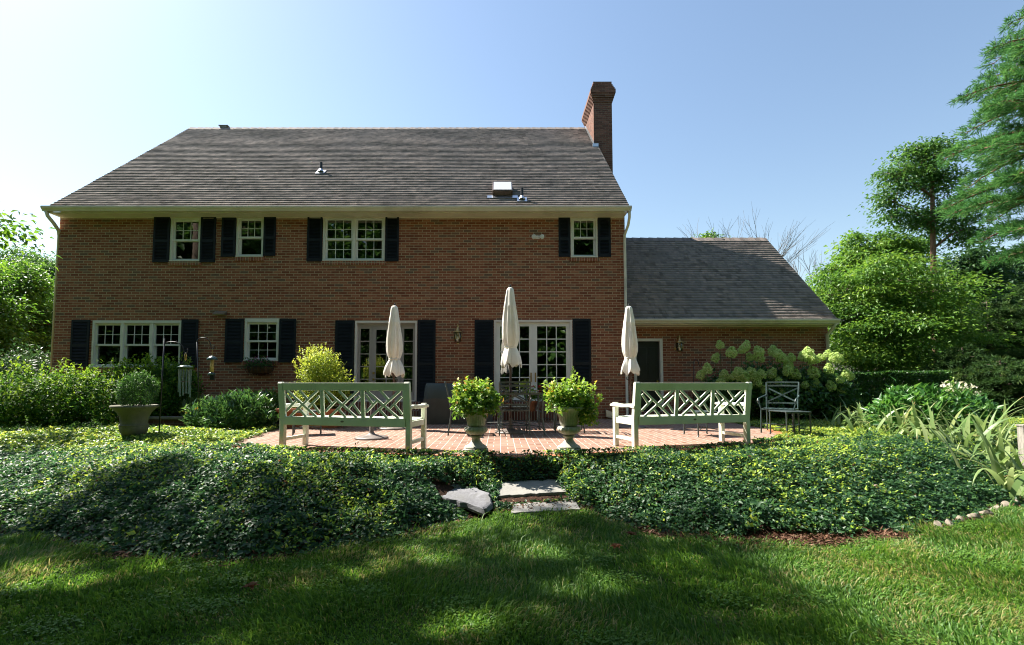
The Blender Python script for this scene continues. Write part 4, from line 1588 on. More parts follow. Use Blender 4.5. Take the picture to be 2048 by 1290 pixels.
# pots by the french door, standing on its step
def pot(px, Y, zb, r, h, label, plant_mat, flower=None, basket=False, seed=0):
    p = at(px, 820, Y)
    o = empty('basket_planter' if basket else 'flower_pot', (p.x, Y, zb))
    mt = M['basket'] if basket else M['terracotta']
    if basket:
        MB().lathe([(r * .8, 0), (r * 1.05, h * .4), (r * 1.1, h * .7), (r, h), (r * .93, h), (r * .9, h * .85), (0, h * .85)], 40, (0, 0, 0), lambda rr, z, a: rr * (1 + .02 * math.sin(20 * a + 60 * z)), caps=False).build('body', mt, o, smooth=False)
    else:
        MB().lathe([(r * .68, 0), (r * .9, h * .78), (r * 1.02, h * .78), (r * 1.05, h), (r * .95, h), (r * .9, h * .86), (0, h * .86)], 36, caps=False).build('body', mt, o, smooth=False)
    tag(o, label, 'planter' if basket else 'pot')
    g = empty('potted_flower', (p.x, Y, zb + h * .9))
    bush('foliage', plant_mat, (0, 0, .12), (r * 1.2, r * 1.2, .16), 420, .05, .8, g, .2, .3, seed, .3, shoots=14, sh_len=.1, top=-.5)
    twigs('stems', (0, 0, 0), (r * .8, r * .8, .22), 7, .004, M['stem'], g, seed, (0, 0, -.02))
    if flower:
        for k in range(flower):
            rr = random.Random(seed * 9 + k)
            bush('flower_head', M['red'], (rr.uniform(-r, r) * 1.1, rr.uniform(-r, r) - .05, .22 + rr.random() * .14), (.035, .035, .03), 40, .022, .9, g, .1, .3, k)
    return g


tag(pot(1062, 11.55, .24, .15, .24, 'terracotta pot on the step of the french door', M['gera'], 1, False, 3), 'green leafy geranium in the terracotta pot by the french door', 'plant')
tag(pot(1013, 11.5, .24, .13, .20, 'small terracotta pot on the door step behind the iron chair', M['gera'], 3, False, 5), 'red geranium in the small pot behind the iron chair', 'plant')
tag(pot(1094, 11.3, .26, .17, .22, 'woven basket planter on a low iron stand by the french door', M['gera'], 6, True, 7), 'red flowering plant in the woven basket planter', 'plant')
p = at(1094, 820, 11.3)
o = copy_tree(stool)
put(o, p.x, 11.3, R(0))
o.scale = (.9, .9, .61)
o['label'] = 'low iron stand under the woven basket planter by the french door'

# window basket under the small lower window
p0, p1 = at(490, 728, YW - .14), at(546, 728, YW - .14)
wbk = empty('window_basket', ((p0.x + p1.x) / 2, YW - .003, at(518, 750, YW).z))
hw = (p1.x - p0.x) / 2
hgt = at(518, 733, YW).z - at(518, 750, YW).z
b = MB()
for i in range(9):
    x = -hw + 2 * hw * i / 8
    k = math.sqrt(max(0, 1 - (x / hw) ** 2 * .75))
    b.tube([(x, -.01, hgt), (x, -.24 * k - .02, hgt), (x * .95, -.22 * k - .01, hgt * .45), (x * .8, -.10 * k, 0), (x * .8, -.008, 0)], .007, 6)
b.tube([(-hw, -.12, hgt), (-hw * .6, -.22, hgt), (0, -.27, hgt), (hw * .6, -.22, hgt), (hw, -.12, hgt)], .008, 6)
b.build('frame', M['black'], wbk)
seg = 24
vs, fs = [], []
for (z, k) in ((hgt * .98, .93), (hgt * .6, .9), (hgt * .25, .72), (.02, .45)):
    for i in range(seg + 1):
        a = math.pi * i / seg
        vs.append((hw * k * math.cos(a), -.02 - .23 * k * math.sin(a) ** .7, z))
for j in range(3):
    for i in range(seg): fs.append((j * (seg + 1) + i, j * (seg + 1) + i + 1, (j + 1) * (seg + 1) + i + 1, (j + 1) * (seg + 1) + i))
MB().add(vs, fs).build('liner', M['coco'], wbk)
tag(wbk, 'iron hay rack basket with coco liner on the wall under the small lower window', 'basket')
fp = empty('basket_flowers', (wbk.location.x, YW - .14, wbk.location.z + hgt))
bush('foliage', M['hydra'], (0, 0, .06), (hw * 1.05, .17, .15), 900, .045, .6, fp, .25, .4, 41, .3, top=-.7)
bush('flowers', M['pinkred'], (0, -.02, .08), (hw * 1.0, .17, .15), 90, .035, .9, fp, .2, .9, 43, .3, top=-.1)
twigs('stems', (0, 0, .0), (hw, .12, .14), 9, .004, M['stem'], fp, 3, (0, 0, -.06))
tag(fp, 'dark leaves with pink and red blooms in the wall basket', 'flowers')

# ------------------------------------------------------------------ shepherd hooks, chime, feeder
def hook_pole(px0, py0, px1, py1, Y, side, label, reach=.30, rise=.10, stub=False):
    a = at(px0, py0, Y); b_ = at(px1, py1, Y)
    root = empty('shepherd_hook', (a.x, Y, a.z))
    t = b_ - a
    pts = [Vector((0, 0, -.1)), t * .5, t]
    MB().tube(pts, .011, 8).build('pole', M['black'], root, smooth=True)
    e = t * (.93 if stub else 1.0)
    n = 14
    arc = [e + Vector((side * reach * .5 * (1 - math.cos(math.pi * i / n)), 0, rise * math.sin(math.pi * i / n) - .10 * (i / n) ** 3)) for i in range(n + 1)]
    end = arc[-1]
    arc += [end + Vector((side * .02, 0, -.035)), end + Vector((side * .055, 0, -.03)), end + Vector((side * .065, 0, .01)), end + Vector((side * .06, 0, .04))]
    MB().tube(arc, .008, 8).build('crook', M['black'], root, smooth=True)
    tag(root, label, 'shepherd hook', 'shepherd hooks among the shrubs')
    return Vector((a.x, Y, a.z)) + end + Vector((side * .035, 0, -.04))


h1 = hook_pole(317, 884, 329, 676, 8.2, 1, 'black shepherd hook beside the big planter carrying the wind chime', .34, .07, True)
h2 = hook_pole(399, 826, 394, 684, 9.6, 1, 'black shepherd hook with a high curved crook carrying the bird feeder', .28, .10)
hook_pole(1387, 800, 1388, 722, 12.2, 1, 'thin black shepherd hook against the brick of the low wing', .12, .04)

wc = empty('wind_chime', h1)
zt = at(366, 733, 8.2).z - h1.z
dk = MB().lathe([(.0, .02), (.06, .018), (.108, .0), (.112, -.012), (.10, -.016), (0, -.012)], 28, (0, 0, zt))
dk.build('top_disc', M['chime'], wc, smooth=True)
b = MB()
for k in range(4):
    a = k * math.pi / 2 + .4
    b.tube([(0, 0, zt + .14), (.08 * math.cos(a), .08 * math.sin(a), zt)], .0016, 4)
b.tube([(0, 0, 0), (0, 0, zt + .14)], .002, 4)
b.tube([(0, 0, zt), (0, 0, zt - .62)], .0016, 4)
b.build('cord', M['black'], wc)
MB().lathe([(.004, .02), (.018, .0), (.02, -.03), (.012, -.06), (.018, -.09), (.004, -.12)], 10, (0, 0, -.01)).build('bead', M['brass'], wc, smooth=True)
zb = at(366, 795, 8.2).z - h1.z
for k in range(6):
    a = k * math.pi / 3 + .3
    x, y = .085 * math.cos(a), .085 * math.sin(a)
    l = (.0, .06, .03, .09, .02, .07)[k]
    t_ = MB().tube([(x, y, zt - .05), (x, y, zb + l)], .0115, 10)
    t_.tube([(x, y, zt - .005), (x, y, zt - .06)], .0015, 4)
    t_.build('chime_tube', M['chime'], wc)
MB().lathe([(0, 0), (.05, 0), (.05, .015), (0, .015)], 16, (0, 0, (zt + zb) / 2)).build('striker', M['bark'], wc)
o = MB().lathe([(0, 0), (.05, 0), (.05, .006), (0, .006)], 20)
MB().add([(v[0] * .55, v[2], v[1] * 1.3 + zt - .62) for v in o.v], o.f).build('wind_sail', M['iron_light'], wc)
tag(wc, 'wind chime with grey green metal tubes hanging from the shepherd hook by the planter', 'wind chime')

bf = empty('bird_feeder', h2)
z1 = at(420, 711, 9.6).z - h2.z
z2 = at(420, 755, 9.6).z - h2.z
hh = z1 - z2
MB().lathe([(.0, 0), (.012, -.004), (.05, -.02), (.085, -.05), (.105, -.085), (.10, -.088), (.0, -.07)], 28, (0, 0, z1)).build('roof', M['feeder_green'], bf, smooth=True)
MB().tube([(0, 0, z1 - .08), (0, 0, z2 + .10)], .036, 18).build('seed_tube', M['seed'], bf, smooth=True)
MB().lathe([(.036, .10), (.05, .095), (.062, .07), (.06, .055), (.036, .05), (.0, .05)], 24, (0, 0, z2)).build('tray', M['feeder_green'], bf, smooth=True)
MB().box((.012, 0, z2 + .0), (.07, .05, .095)).build('base_block', M['black'], bf, bevel=.004)
b = MB()
for k in range(7):
    z = z1 * (k + .5) / 7
    b.tube([(-.004, 0, z - .012), (.006, 0, z), (-.004, 0, z + .012)], .004, 5)
b.tube([(0, 0, z1), (0, 0, .01)], .0025, 5).tube([(-.035, 0, z1 * .62), (0, 0, z1 * .55), (.035, 0, z1 * .62)], .003, 5)
b.build('hanger', M['brass'], bf)
tag(bf, 'tube bird feeder with dark green domed roof hanging from a shepherd hook', 'bird feeder')

# ------------------------------------------------------------------ stones, wall, post
def slab(pxs, z, th, name, mat, label, cat, seed=0, rough=.012):
    pts = [atz(*q) for q in pxs]
    c = sum(pts, Vector()) / len(pts)
    rr = random.Random(seed)
    poly = []
    n = len(pts)
    for i in range(n):
        a, b = pts[i], pts[(i + 1) % n]
        m = max(2, int((b - a).length / .05))
        for j in range(m):
            q = a.lerp(b, j / m)
            poly.append((q.x - c.x + rr.uniform(-rough, rough), q.y - c.y + rr.uniform(-rough, rough)))
    y0, y1 = min(p.y for p in pts), max(p.y for p in pts)
    tilt = (max(p.z for p in pts) - min(p.z for p in pts)) / (y1 - y0)
    mb_ = MB().prism(poly, -th, 0, 'z')
    mb_.v = [(v[0], v[1], v[2] + v[1] * tilt) for v in mb_.v]
    o = mb_.build(name, M[mat], None, bevel=.006)
    o.location = c
    return tag(o, label, cat)


slab([(992, 991, -.32), (1142, 986, -.32), (1114, 957, -.23), (996, 960, -.23)], 0, .045, 'stepping_stone', 'flag', 'upper flat grey stepping stone, half in sun, below the patio', 'stepping stone', 1)
slab([(1022, 1025, -.395), (1162, 1019, -.395), (1148, 1000, -.365), (1024, 1005, -.365)], 0, .035, 'stepping_stone', 'flag', 'lower narrow flat stepping stone at the edge of the lawn', 'stepping stone', 2)


def boulder(pxs, z, th, label, seed):
    pts = [atz(x, y, z - (y - 968) * .0025) for x, y in pxs]
    c = sum(pts, Vector()) / len(pts)
    rr = random.Random(seed)
    poly = []
    for i in range(len(pts)):
        a, b = pts[i], pts[(i + 1) % len(pts)]
        for j in range(4):
            q = a.lerp(b, j / 4)
            poly.append(Vector((q.x - c.x + rr.uniform(-.025, .025), q.y - c.y + rr.uniform(-.025, .025), 0)))
    vs, fs = [], []
    n = len(poly)
    levs = [(.94, -th), (1.0, -th * .6), (1.02, -.05), (.985, -.012), (.95, .0)]
    for k, zz in levs:
        for q in poly:
            vs.append((q.x * k + rr.uniform(-.004, .004), q.y * k + rr.uniform(-.004, .004), zz + rr.uniform(-.003, .003) + q.y * .20 + (.018 * math.sin(q.x * 9 + q.y * 14) if zz > -.1 else 0)))
    m = len(levs)
    for i in range(m - 1):
        for k in range(n):
            k2 = (k + 1) % n
            fs.append((i * n + k, i * n + k2, (i + 1) * n + k2, (i + 1) * n + k))
    fs.append(tuple(range((m - 1) * n, m * n)))
    o = MB().add(vs, fs).build('boulder', M['boulder'], None, smooth=False)
    o.location = c
    return tag(o, label, 'rock')


boulder([(853, 978), (876, 990), (925, 1000), (968, 1016), (985, 1005), (978, 985), (950, 971), (905, 970), (868, 973)], -.24, .07, 'flat topped grey boulder lying in the ivy left of the stepping stones', 5)
rr = random.Random(3)
edge = [(2035, 1003), (2012, 1010), (1990, 1019), (1968, 1027), (1946, 1034), (1922, 1040), (1900, 1048), (1876, 1053), (2060, 997)]
for i, (px, py) in enumerate(edge):
    q = atz(px, py, -.47)
    q.z = gz(q.x, q.y) - .012
    b = MB()
    prof = []
    vs, fs = [], []
    n = 12
    s = rr.uniform(.035, .07)
    for (k, z) in ((.85, -.05), (1, 0), (.95, .04), (.6, .065)):
        for j in range(n):
            a = 6.283 * j / n
            e = 1 + .18 * math.sin(2 * a + i) + rr.uniform(-.08, .08)
            vs.append((s * 1.3 * k * e * math.cos(a), s * k * e * math.sin(a), z * (1 + .3 * math.sin(a + i))))
    for r_ in range(3):
        for j in range(n):
            j2 = (j + 1) % n
            fs.append((r_ * n + j, r_ * n + j2, (r_ + 1) * n + j2, (r_ + 1) * n + j))
    fs.append(tuple(range(3 * n, 4 * n)))
    o = b.add(vs, fs).build('edging_stone', M['pale_stone'], None, bevel=.008, rz=.5 + rr.uniform(-.3, .3))
    o.location = q
    tag(o, 'pale rounded edging stone between the lawn and the ivy at far right', 'stone', 'pale edging stones')

wl = empty('garden_wall', (-8.2, 10.15, 0))
b = MB().bb(-3.2, 2.1, 0, .2, -.4, .15)
o = b.build('body', M['brick_dark'], wl)
MB().bb(-3.22, 2.13, -.03, .23, .151, .20).build('coping', M['pale_stone'], wl, bevel=.006)
tag(wl, 'low dark brick retaining wall with a pale coping behind the big planter', 'wall')

pq = at(2044, 815, 6.6)
pt = empty('wooden_post', (pq.x, 6.6, gz(pq.x, 6.6)))
MB().bb(-.045, .045, -.045, .045, 0, .80).build('shaft', M['wood_post'], pt, bevel=.008)
MB().bb(-.052, .052, -.052, .052, .80, .83).build('cap', M['wood_post'], pt, bevel=.008)
tag(pt, 'weathered grey wooden post standing among the irises at the right edge', 'post')

# ------------------------------------------------------------------ ground covers
PFA = np.array(PF)


def in_poly(x, y, poly):
    ins = np.zeros(len(x), bool)
    n = len(poly)
    j = n - 1
    for i in range(n):
        xi, yi = poly[i]; xj, yj = poly[j]
        c = ((yi > y) != (yj > y)) & (x < (xj - xi) * (y - yi) / (yj - yi + 1e-12) + xi)
        ins ^= c
        j = i
    return ins


def poly_dist(x, y, poly):
    d = np.full(len(x), 1e9)
    for a, b in zip(poly, np.roll(poly, -1, 0)):
        ab = b - a
        t = np.clip(((x - a[0]) * ab[0] + (y - a[1]) * ab[1]) / (ab @ ab), 0, 1)
        d = np.minimum(d, np.hypot(x - a[0] - t * ab[0], y - a[1] - t * ab[1]))
    return d


STONE_POLY = [np.array([tuple(atz(*q))[:2] for q in pts]) for pts in
              ([(994, 997, -.32), (1138, 992, -.32), (1110, 958, -.23), (998, 961, -.23)], [(1024, 1022, -.395), (1160, 1017, -.395), (1144, 1001, -.36), (1028, 1005, -.36)],
               [(858, 979, -.265), (876, 992, -.295), (925, 1003, -.32), (966, 1018, -.36), (983, 1005, -.33), (974, 986, -.28), (948, 974, -.25), (905, 973, -.25), (872, 975, -.25)])]




def cover_bed(name, xr, yr, dens, thick, size, mat, label, cat, seed, back=None, lime=.5, edge_fade=.30):
    r_ = np.random.default_rng(seed)
    n = int((xr[1] - xr[0]) * (yr[1] - yr[0]) * dens)
    x = r_.uniform(*xr, n); y = r_.uniform(*yr, n)
    e = y - edge_y(x) + .07 * nz(x, y, 6, seed)
    keep = e > .02 + .14 * np.exp(-((x - 2.6) / .9) ** 2)
    ins = in_poly(x, y, PFA)
    pd = poly_dist(x, y, PFA)
    keep &= (~ins) | (pd < .07 + .06 * nz(x, y, 5, seed + 1))
    for sp in STONE_POLY:
        keep &= ~in_poly(x, y, sp)
    keep &= np.abs(x) < 1.12 * y + 1.0
    if back is not None: keep &= back(x, y)
    # thin edge towards the lawn
    keep &= r_.random(n) < np.clip(e / .22 + .12, 0, 1)
    x, y, e, ins, pd = x[keep], y[keep], e[keep], ins[keep], pd[keep]
    n = len(x)
    hum = .55 + .45 * nz(x, y, 3.2, seed + 2) * .8 + .25 * nz(x, y, 11, seed + 3)
    sd = np.full(n, 9.0)
    for sp in STONE_POLY: sd = np.minimum(sd, poly_dist(x, y, sp))
    th = thick * np.clip(.35 + .65 * hum, .25, 1.3) * np.clip(e / edge_fade, .25, 1) * np.clip(sd / .2 + .45, .45, 1)
    z0 = np.where(ins, 0.0, ground_z(x, y))
    th = np.where(ins, np.minimum(th, .07), th)
    th = np.where((~ins) & (pd < .7), np.minimum(th, np.maximum(.04, (.02 + .06 * nz(x, y, 4, seed + 8) * (pd > .1)) - z0)), th)
    lay = r_.random(n) ** .45
    z = z0 + th * lay
    # slope normal of the cover
    dx = .05
    gxn = -(ground_z(x + dx, y) - ground_z(x - dx, y)) / (2 * dx)
    gyn = -(ground_z(x, y + dx) - ground_z(x, y - dx)) / (2 * dx) - .9 * np.clip(1 - e / edge_fade, 0, 1)
    N = unit(np.stack([gxn, gyn, np.ones(n)], 1))
    D = unit(np.stack([r_.normal(size=n), r_.normal(size=n), r_.normal(size=n) * .45 - .1], 1) + N * .15)
    NN = unit(N + r_.normal(size=(n, 3)) * .42)
    L = size * np.where(r_.random(n) < .06, 1.55, 1.0) * (.55 + .85 * r_.random(n))
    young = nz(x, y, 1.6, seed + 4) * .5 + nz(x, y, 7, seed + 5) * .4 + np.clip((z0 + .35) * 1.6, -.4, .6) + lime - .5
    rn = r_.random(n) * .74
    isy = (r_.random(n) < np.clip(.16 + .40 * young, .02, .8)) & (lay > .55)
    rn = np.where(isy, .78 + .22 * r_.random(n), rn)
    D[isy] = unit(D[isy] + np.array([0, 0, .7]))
    L = np.where(isy, L * .85, L)
    parts = [leaf_arrays(np.stack([x, y, z], 1), D, NN, L, L * .62, .22, .18, rn, True)]
    # stray runners standing out of the mat
    j = r_.choice(n, max(30, n // 260), replace=False)
    j = j[e[j] > .06]
    m = 7
    dr = unit(np.stack([r_.normal(size=len(j)) * .7, r_.normal(size=len(j)) * .7 - .2, .5 + .5 * r_.random(len(j))], 1))
    ln = .06 + .13 * r_.random(len(j))
    t = np.tile(np.linspace(0, 1, m), len(j))
    PP = np.repeat(np.stack([x, y, z], 1)[j], m, 0) + np.repeat(dr * ln[:, None], m, 0) * t[:, None]
    PP[:, 2] -= .05 * t ** 2
    DD = unit(r_.normal(size=PP.shape) * .8 + np.repeat(dr, m, 0))
    parts.append(leaf_arrays(PP, DD, unit(r_.normal(size=PP.shape) * .5 + [0, 0, 1.]), size * (.5 + .5 * r_.random(len(PP))), size * .5, .2, .2, .55 + .36 * r_.random(len(PP)), True))
    V, F, A = cat_arrays(parts)
    o = mesh_np(name, V, F, mat, attrs={'rnd': A})
    return tag(o, label, cat, kind='stuff')


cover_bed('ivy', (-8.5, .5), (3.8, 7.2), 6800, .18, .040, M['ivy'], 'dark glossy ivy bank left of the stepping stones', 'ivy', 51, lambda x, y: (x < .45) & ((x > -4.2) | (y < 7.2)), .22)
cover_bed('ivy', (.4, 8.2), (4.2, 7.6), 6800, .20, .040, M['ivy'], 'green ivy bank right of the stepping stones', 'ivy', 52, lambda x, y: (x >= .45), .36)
cover_bed('ground_cover', (-9.5, -3.9), (7.15, 10.1), 2600, .15, .052, M['cover_lime'], 'sunlit leafy ground cover around the big planter', 'ground cover', 53, lambda x, y: y < 9.9 + 0 * x, .25)
cover_bed('ground_cover', (4.2, 13), (7.5, 12.9), 2200, .12, .055, M['cover_lime'], 'yellow green ground cover behind the grey green chair', 'ground cover', 54, lambda x, y: (x > 3.8), .5)

# ------------------------------------------------------------------ lawn grass
def grass():
    r_ = np.random.default_rng(77)
    n = 430000
    y = 1.4 + (6.9 - 1.4) * r_.random(n) ** 1.15
    x = (r_.random(n) * 2 - 1) * (1.08 * y + 1.0)
    e = y - edge_y(x) + .05 * nz(x, y, 7, 9)
    keep = (e < .03) | ((e < .14) & (r_.random(n) < .15))
    for sp in STONE_POLY: keep &= ~in_poly(x, y, sp)
    d = nz(x, y, 2.4, 11) * .5 + nz(x, y, 9, 12) * .5
    keep &= r_.random(n) < np.clip(.86 + .3 * d, .35, 1)
    x, y, d = x[keep], y[keep], d[keep]
    n = len(x)
    z = ground_z(x, y) - .004
    tuft = nz(x, y, 5.5, 13)
    h = (.033 + .030 * r_.random(n)) * np.clip(1 + .45 * tuft, .5, 1.6)
    tall = r_.random(n) < .02
    h = np.where(tall, h * 1.9, h)
    w = (.0027 + .0024 * r_.random(n)) * np.clip(.75 + y * .09, 1, 1.4)
    # combed lean with local direction
    la = 3.1 * nz(x, y, 1.1, 14) + r_.normal(size=n) * .9
    ln = np.abs(r_.normal(size=n)) * .5 + .25
    D = np.stack([np.cos(la), np.sin(la), np.zeros(n)], 1)
    fa = r_.random(n) * 6.283
    S = np.stack([np.cos(fa), np.sin(fa), np.zeros(n)], 1)
    P = np.stack([x, y, z], 1)
    up = np.array([0, 0, 1.0])
    hc, wc_, lc = h[:, None], w[:, None], ln[:, None]
    m = P + up * hc * .6 + D * hc * lc * .35
    t = P + up * hc * (1 - .28 * np.clip(lc, 0, 1.4)) + D * hc * lc
    V = np.stack([P - S * wc_, P + S * wc_, m - S * wc_ * .8, m + S * wc_ * .8, t], 1).reshape(-1, 3)
    i = np.arange(n)[:, None] * 5
    F = np.concatenate([i + [0, 1, 3], i + [0, 3, 2], i + [2, 3, 4]], 1).reshape(-1, 3)
    dry = nz(x, y, 1.3, 15) * .55 + nz(x, y, 6, 16) * .45
    rn = r_.random(n) * .74
    isd = r_.random(n) < np.clip(.10 + .55 * dry, .02, .75)
    rn = np.where(isd, .8 + .2 * r_.random(n), rn)
    tag(mesh_np('grass', V, F, M['grass'], attrs={'rnd': np.repeat(rn, 5)}), 'green mown lawn grass with dry patches in dappled shade', 'grass', kind='stuff')
    # clover and broad-leaf weeds
    k = 16000
    cx = r_.uniform(-4, 6, 90); cy = r_.uniform(1.8, 4.9, 90)
    j = r_.integers(0, 90, k)
    x = cx[j] + r_.normal(size=k) * .10; y = cy[j] + r_.normal(size=k) * .07
    ok = y < edge_y(x) - .03
    x, y = x[ok], y[ok]
    z = ground_z(x, y) + .02 + .025 * r_.random(len(x))
    P = np.stack([x, y, z], 1)
    V, F, A = leaf_arrays(P, unit(np.stack([r_.normal(size=len(x)), r_.normal(size=len(x)), .1 * np.ones(len(x))], 1)), unit(np.array([0, 0, 1.]) + r_.normal(size=P.shape) * .3), .02, .017, .1, .1, .35 + .35 * r_.random(len(x)), True)
    tag(mesh_np('clover', V, F, M['grass'], attrs={'rnd': A}), 'small clover patches growing in the lawn', 'clover', kind='stuff')


grass()
# mulch chips along the right bed
r_ = np.random.default_rng(5)
k = 14000
x = np.where(r_.random(k) < .5, r_.uniform(-6.5, 6.3, k), r_.uniform(1.3, 3.8, k))
y = edge_y(x) + r_.normal(size=k) * .08 + .07
P = np.stack([x, y, ground_z(x, y) + .012 + .012 * r_.random(k)], 1)
V, F, A = leaf_arrays(P, unit(np.stack([r_.normal(size=k), r_.normal(size=k), .25 * r_.normal(size=k)], 1)), unit(np.array([0, 0, 1.]) + .5 * r_.normal(size=(k, 3))), .03 + .035 * r_.random(k), .008 + .008 * r_.random(k), .1, .02, r_.random(k), False)
M['mulch'] = mat_leaf('mulch_chip', [(0, (.05, .025, .015)), (.6, (.13, .065, .04)), (1, (.26, .16, .11))], 0.0, .9, .1)
tag(mesh_np('mulch', V, F, M['mulch'], attrs={'rnd': A}), 'brown bark mulch along the edge of the ivy', 'mulch', kind='stuff')

# fallen leaves
for i, (px, py, lab) in enumerate(((502, 1172, 'curled brown dead leaf on the dark lawn at lower left'), (1262, 1070, 'small brown dead leaf on the shaded lawn right of the stones'), (1232, 1096, 'dark curled dead leaf on the lawn below the right ivy'))):
    q = atz(px, py, -.45)
    n = 7
    a = np.linspace(0, 6.28, n, endpoint=False) + .3 * i
    P = np.zeros((n, 3))
    D = np.stack([np.cos(a), np.sin(a), .35 + .5 * rng.random(n)], 1)
    V, F, A = leaf_arrays(P, D, np.tile([0, 0, 1.], (n, 1)), .06, .04, .35, .3, rng.random(n), True)
    o = mesh_np('fallen_leaf', V, F, M['deadleaf'], attrs={'rnd': A})
    o.location = (q.x, q.y, gz(q.x, q.y) + .05)
    tag(o, lab, 'leaf')
q = atz(56, 1030, -.25)
V, F, A = leaf_arrays(np.zeros((3, 3)), np.array([[-1, -.2, .1], [1, -.2, .2], [.1, -1, .1]]), np.array([[0, -.6, 1.]] * 3), .07, .06, .1, .2, np.array([.6, .7, .65]), True)
o = mesh_np('vine_leaf', V, F, M['lime'], attrs={'rnd': A})
o.location = (q.x, q.y - .03, -.2)
tag(o, 'single large bright lime leaf on the dark ivy at far left', 'leaf')
for i, (px, py, s) in enumerate(((1494, 1016, .05), (1496, 1030, .055), (1489, 1042, .045))):
    q = atz(px, py, -.30)
    V, F, A = leaf_arrays(np.zeros((2, 3)), np.array([[-.5, -.5, .3], [.6, -.4, -.3]]), np.array([[0, -1, .6]] * 2), s, s * 1.0, .05, .2, np.array([.7, .4]), True)
    o = mesh_np('vine_leaf', V, F, M['lime'], attrs={'rnd': A})
    o.location = (q.x, q.y - .08, q.z)
    tag(o, 'pale lime heart shaped leaf climbing out of the right ivy', 'leaf', 'lime leaves in the right ivy')

# ------------------------------------------------------------------ shrubs
def shrub(name, mat, px, Y, zb, rad, n, L, label, cat='shrub', seed=1, group=None, asp=.5, **k):
    p = at(px, 760, Y)
    root = empty(name, (p.x, Y, zb))
    bush('foliage', M[mat], (0, 0, rad[2] * .75), rad, n, L, asp, root, seed=seed, **k)
    twigs('stems', (0, 0, 0), (rad[0], rad[1], rad[2] * 1.6), 14, .010, M['bark'], root, seed, (0, 0, -.05))
    return tag(root, label, cat, group)


SG = 'round shrubs in front of the triple window'
for i, (px, Y, zb, rad, lab) in enumerate((
        (25, 9.8, -.25, (.85, .8, .78), 'round leafy shrub at far left, farthest from the house corner'),
        (112, 10.0, -.2, (.85, .8, .76), 'round leafy shrub below the left house corner'),
        (215, 10.3, -.12, (.85, .8, .74), 'leafy shrub behind the big planter, below the left shutter'),
        (300, 10.8, .0, (.75, .75, .80), 'tallest leafy shrub, right behind the clipped box bush'),
        (345, 11.0, .0, (.55, .6, .76), 'leafy shrub behind the wind chime'))):
    shrub('leafy_shrub', 'spirea', px, Y, zb, rad, 6500, .078, lab, 'shrub', 60 + i, SG, asp=.5, lump=.16, inner=.55, noisy=.65, up=.25, shoots=130, sh_len=.17, top=-.85)
for i, (px, Y, zb, rad, lab) in enumerate(((55, 8.9, -.32, (.45, .35, .24), 'low dark shrub in the shade in front of the left shrubs'), (175, 9.2, -.25, (.40, .3, .22), 'low dark shrub in front of the brick garden wall left of the planter'))):
    shrub('low_shrub', 'hedge', px, Y, zb, rad, 3600, .05, lab, 'shrub', 70 + i, 'low dark shrubs by the garden wall', lump=.2, top=-.7, shoots=20)
for i, (px, Y, zb, rad, n, lab) in enumerate(((485, 9.7, -.05, (.68, .55, .42), 3000, 'glossy broad leaved laurel beside the left bench'), (420, 9.85, -.05, (.38, .4, .30), 1200, 'small glossy laurel between the shepherd hook and the larger laurel'), (532, 10.2, -.05, (.35, .35, .42), 1100, 'small glossy laurel against the left end of the bench'))):
    shrub('laurel_shrub', 'laurel', px, Y, zb, rad, n, .13, lab, 'shrub', 80 + i, 'laurels left of the bench', asp=.36, lump=.15, inner=.5, noisy=.55, up=.55, top=-.7, droop=.22, shoots=12, sh_len=.15)
shrub('grassy_plant', 'iris', 395, 10.9, .0, (.35, .3, .30), 700, .20, 'feathery grey green plant at the foot of the brick wall by the chime', 'plant', 88, asp=.05, up=1.2, noisy=.4)
# orange blooms near the laurel
V, F, A = leaf_arrays(rng.normal(size=(40, 3)) * np.array([.14, .08, .03]), rnd_dirs(40) + [0, 0, .6], rnd_dirs(40) + [0, -.5, .8], .04, .035, .1, .1, .96 + .04 * rng.random(40), True)
o = mesh_np('orange_flowers', V, F, M['gera'], attrs={'rnd': A})
q = at(395, 823, 9.7); o.location = (q.x, 9.7, q.z)
tag(o, 'low orange blooms between the planter and the laurel', 'flowers')

# clipped hedge
hA, hB = at(1640, 780, 12.6), at(1884, 780, 11.8)
hd = empty('clipped_hedge', ((hA.x + hB.x) / 2, (hA.y + hB.y) / 2, -.06), math.atan2(hB.y - hA.y, hB.x - hA.x))
Lh = (hB - hA).length
Wd, Hh = .8, at(1700, 746, 12.3).z + .06
n = 34000
u = rng.random((n, 3))
face = rng.random(n)
P = np.zeros((n, 3))
P[:, 0] = (u[:, 0] - .5) * Lh
top = face < .35
fr = (face >= .35) & (face < .85)
en = face >= .85
P[top, 1] = (u[top, 1] - .5) * Wd; P[top, 2] = Hh - .12 * u[top, 2] ** 2
P[fr, 1] = -Wd / 2 + .14 * u[fr, 1] ** 2; P[fr, 2] = u[fr, 2] * Hh
P[en, 0] = np.where(u[en, 0] > .5, 1, -1) * (Lh / 2 - .12 * u[en, 1] ** 2); P[en, 1] = (u[en, 1] - .5) * Wd; P[en, 2] = u[en, 2] * Hh
P[:, 2] += .02 * nz(P[:, 0], P[:, 1], 3, 4)
N = np.where(top[:, None], [0, 0, 1.], np.where(fr[:, None], [0, -1., .2], [1., 0, .2]))
V, F, A = leaf_arrays(P, unit(N * .5 + rnd_dirs(n)), unit(N + rnd_dirs(n) * .6), .055, .036, .15, .1, rng.random(n) ** 1.2, False)
mesh_np('foliage', V, F, M['boxwood'], hd, {'rnd': A})
b = MB()
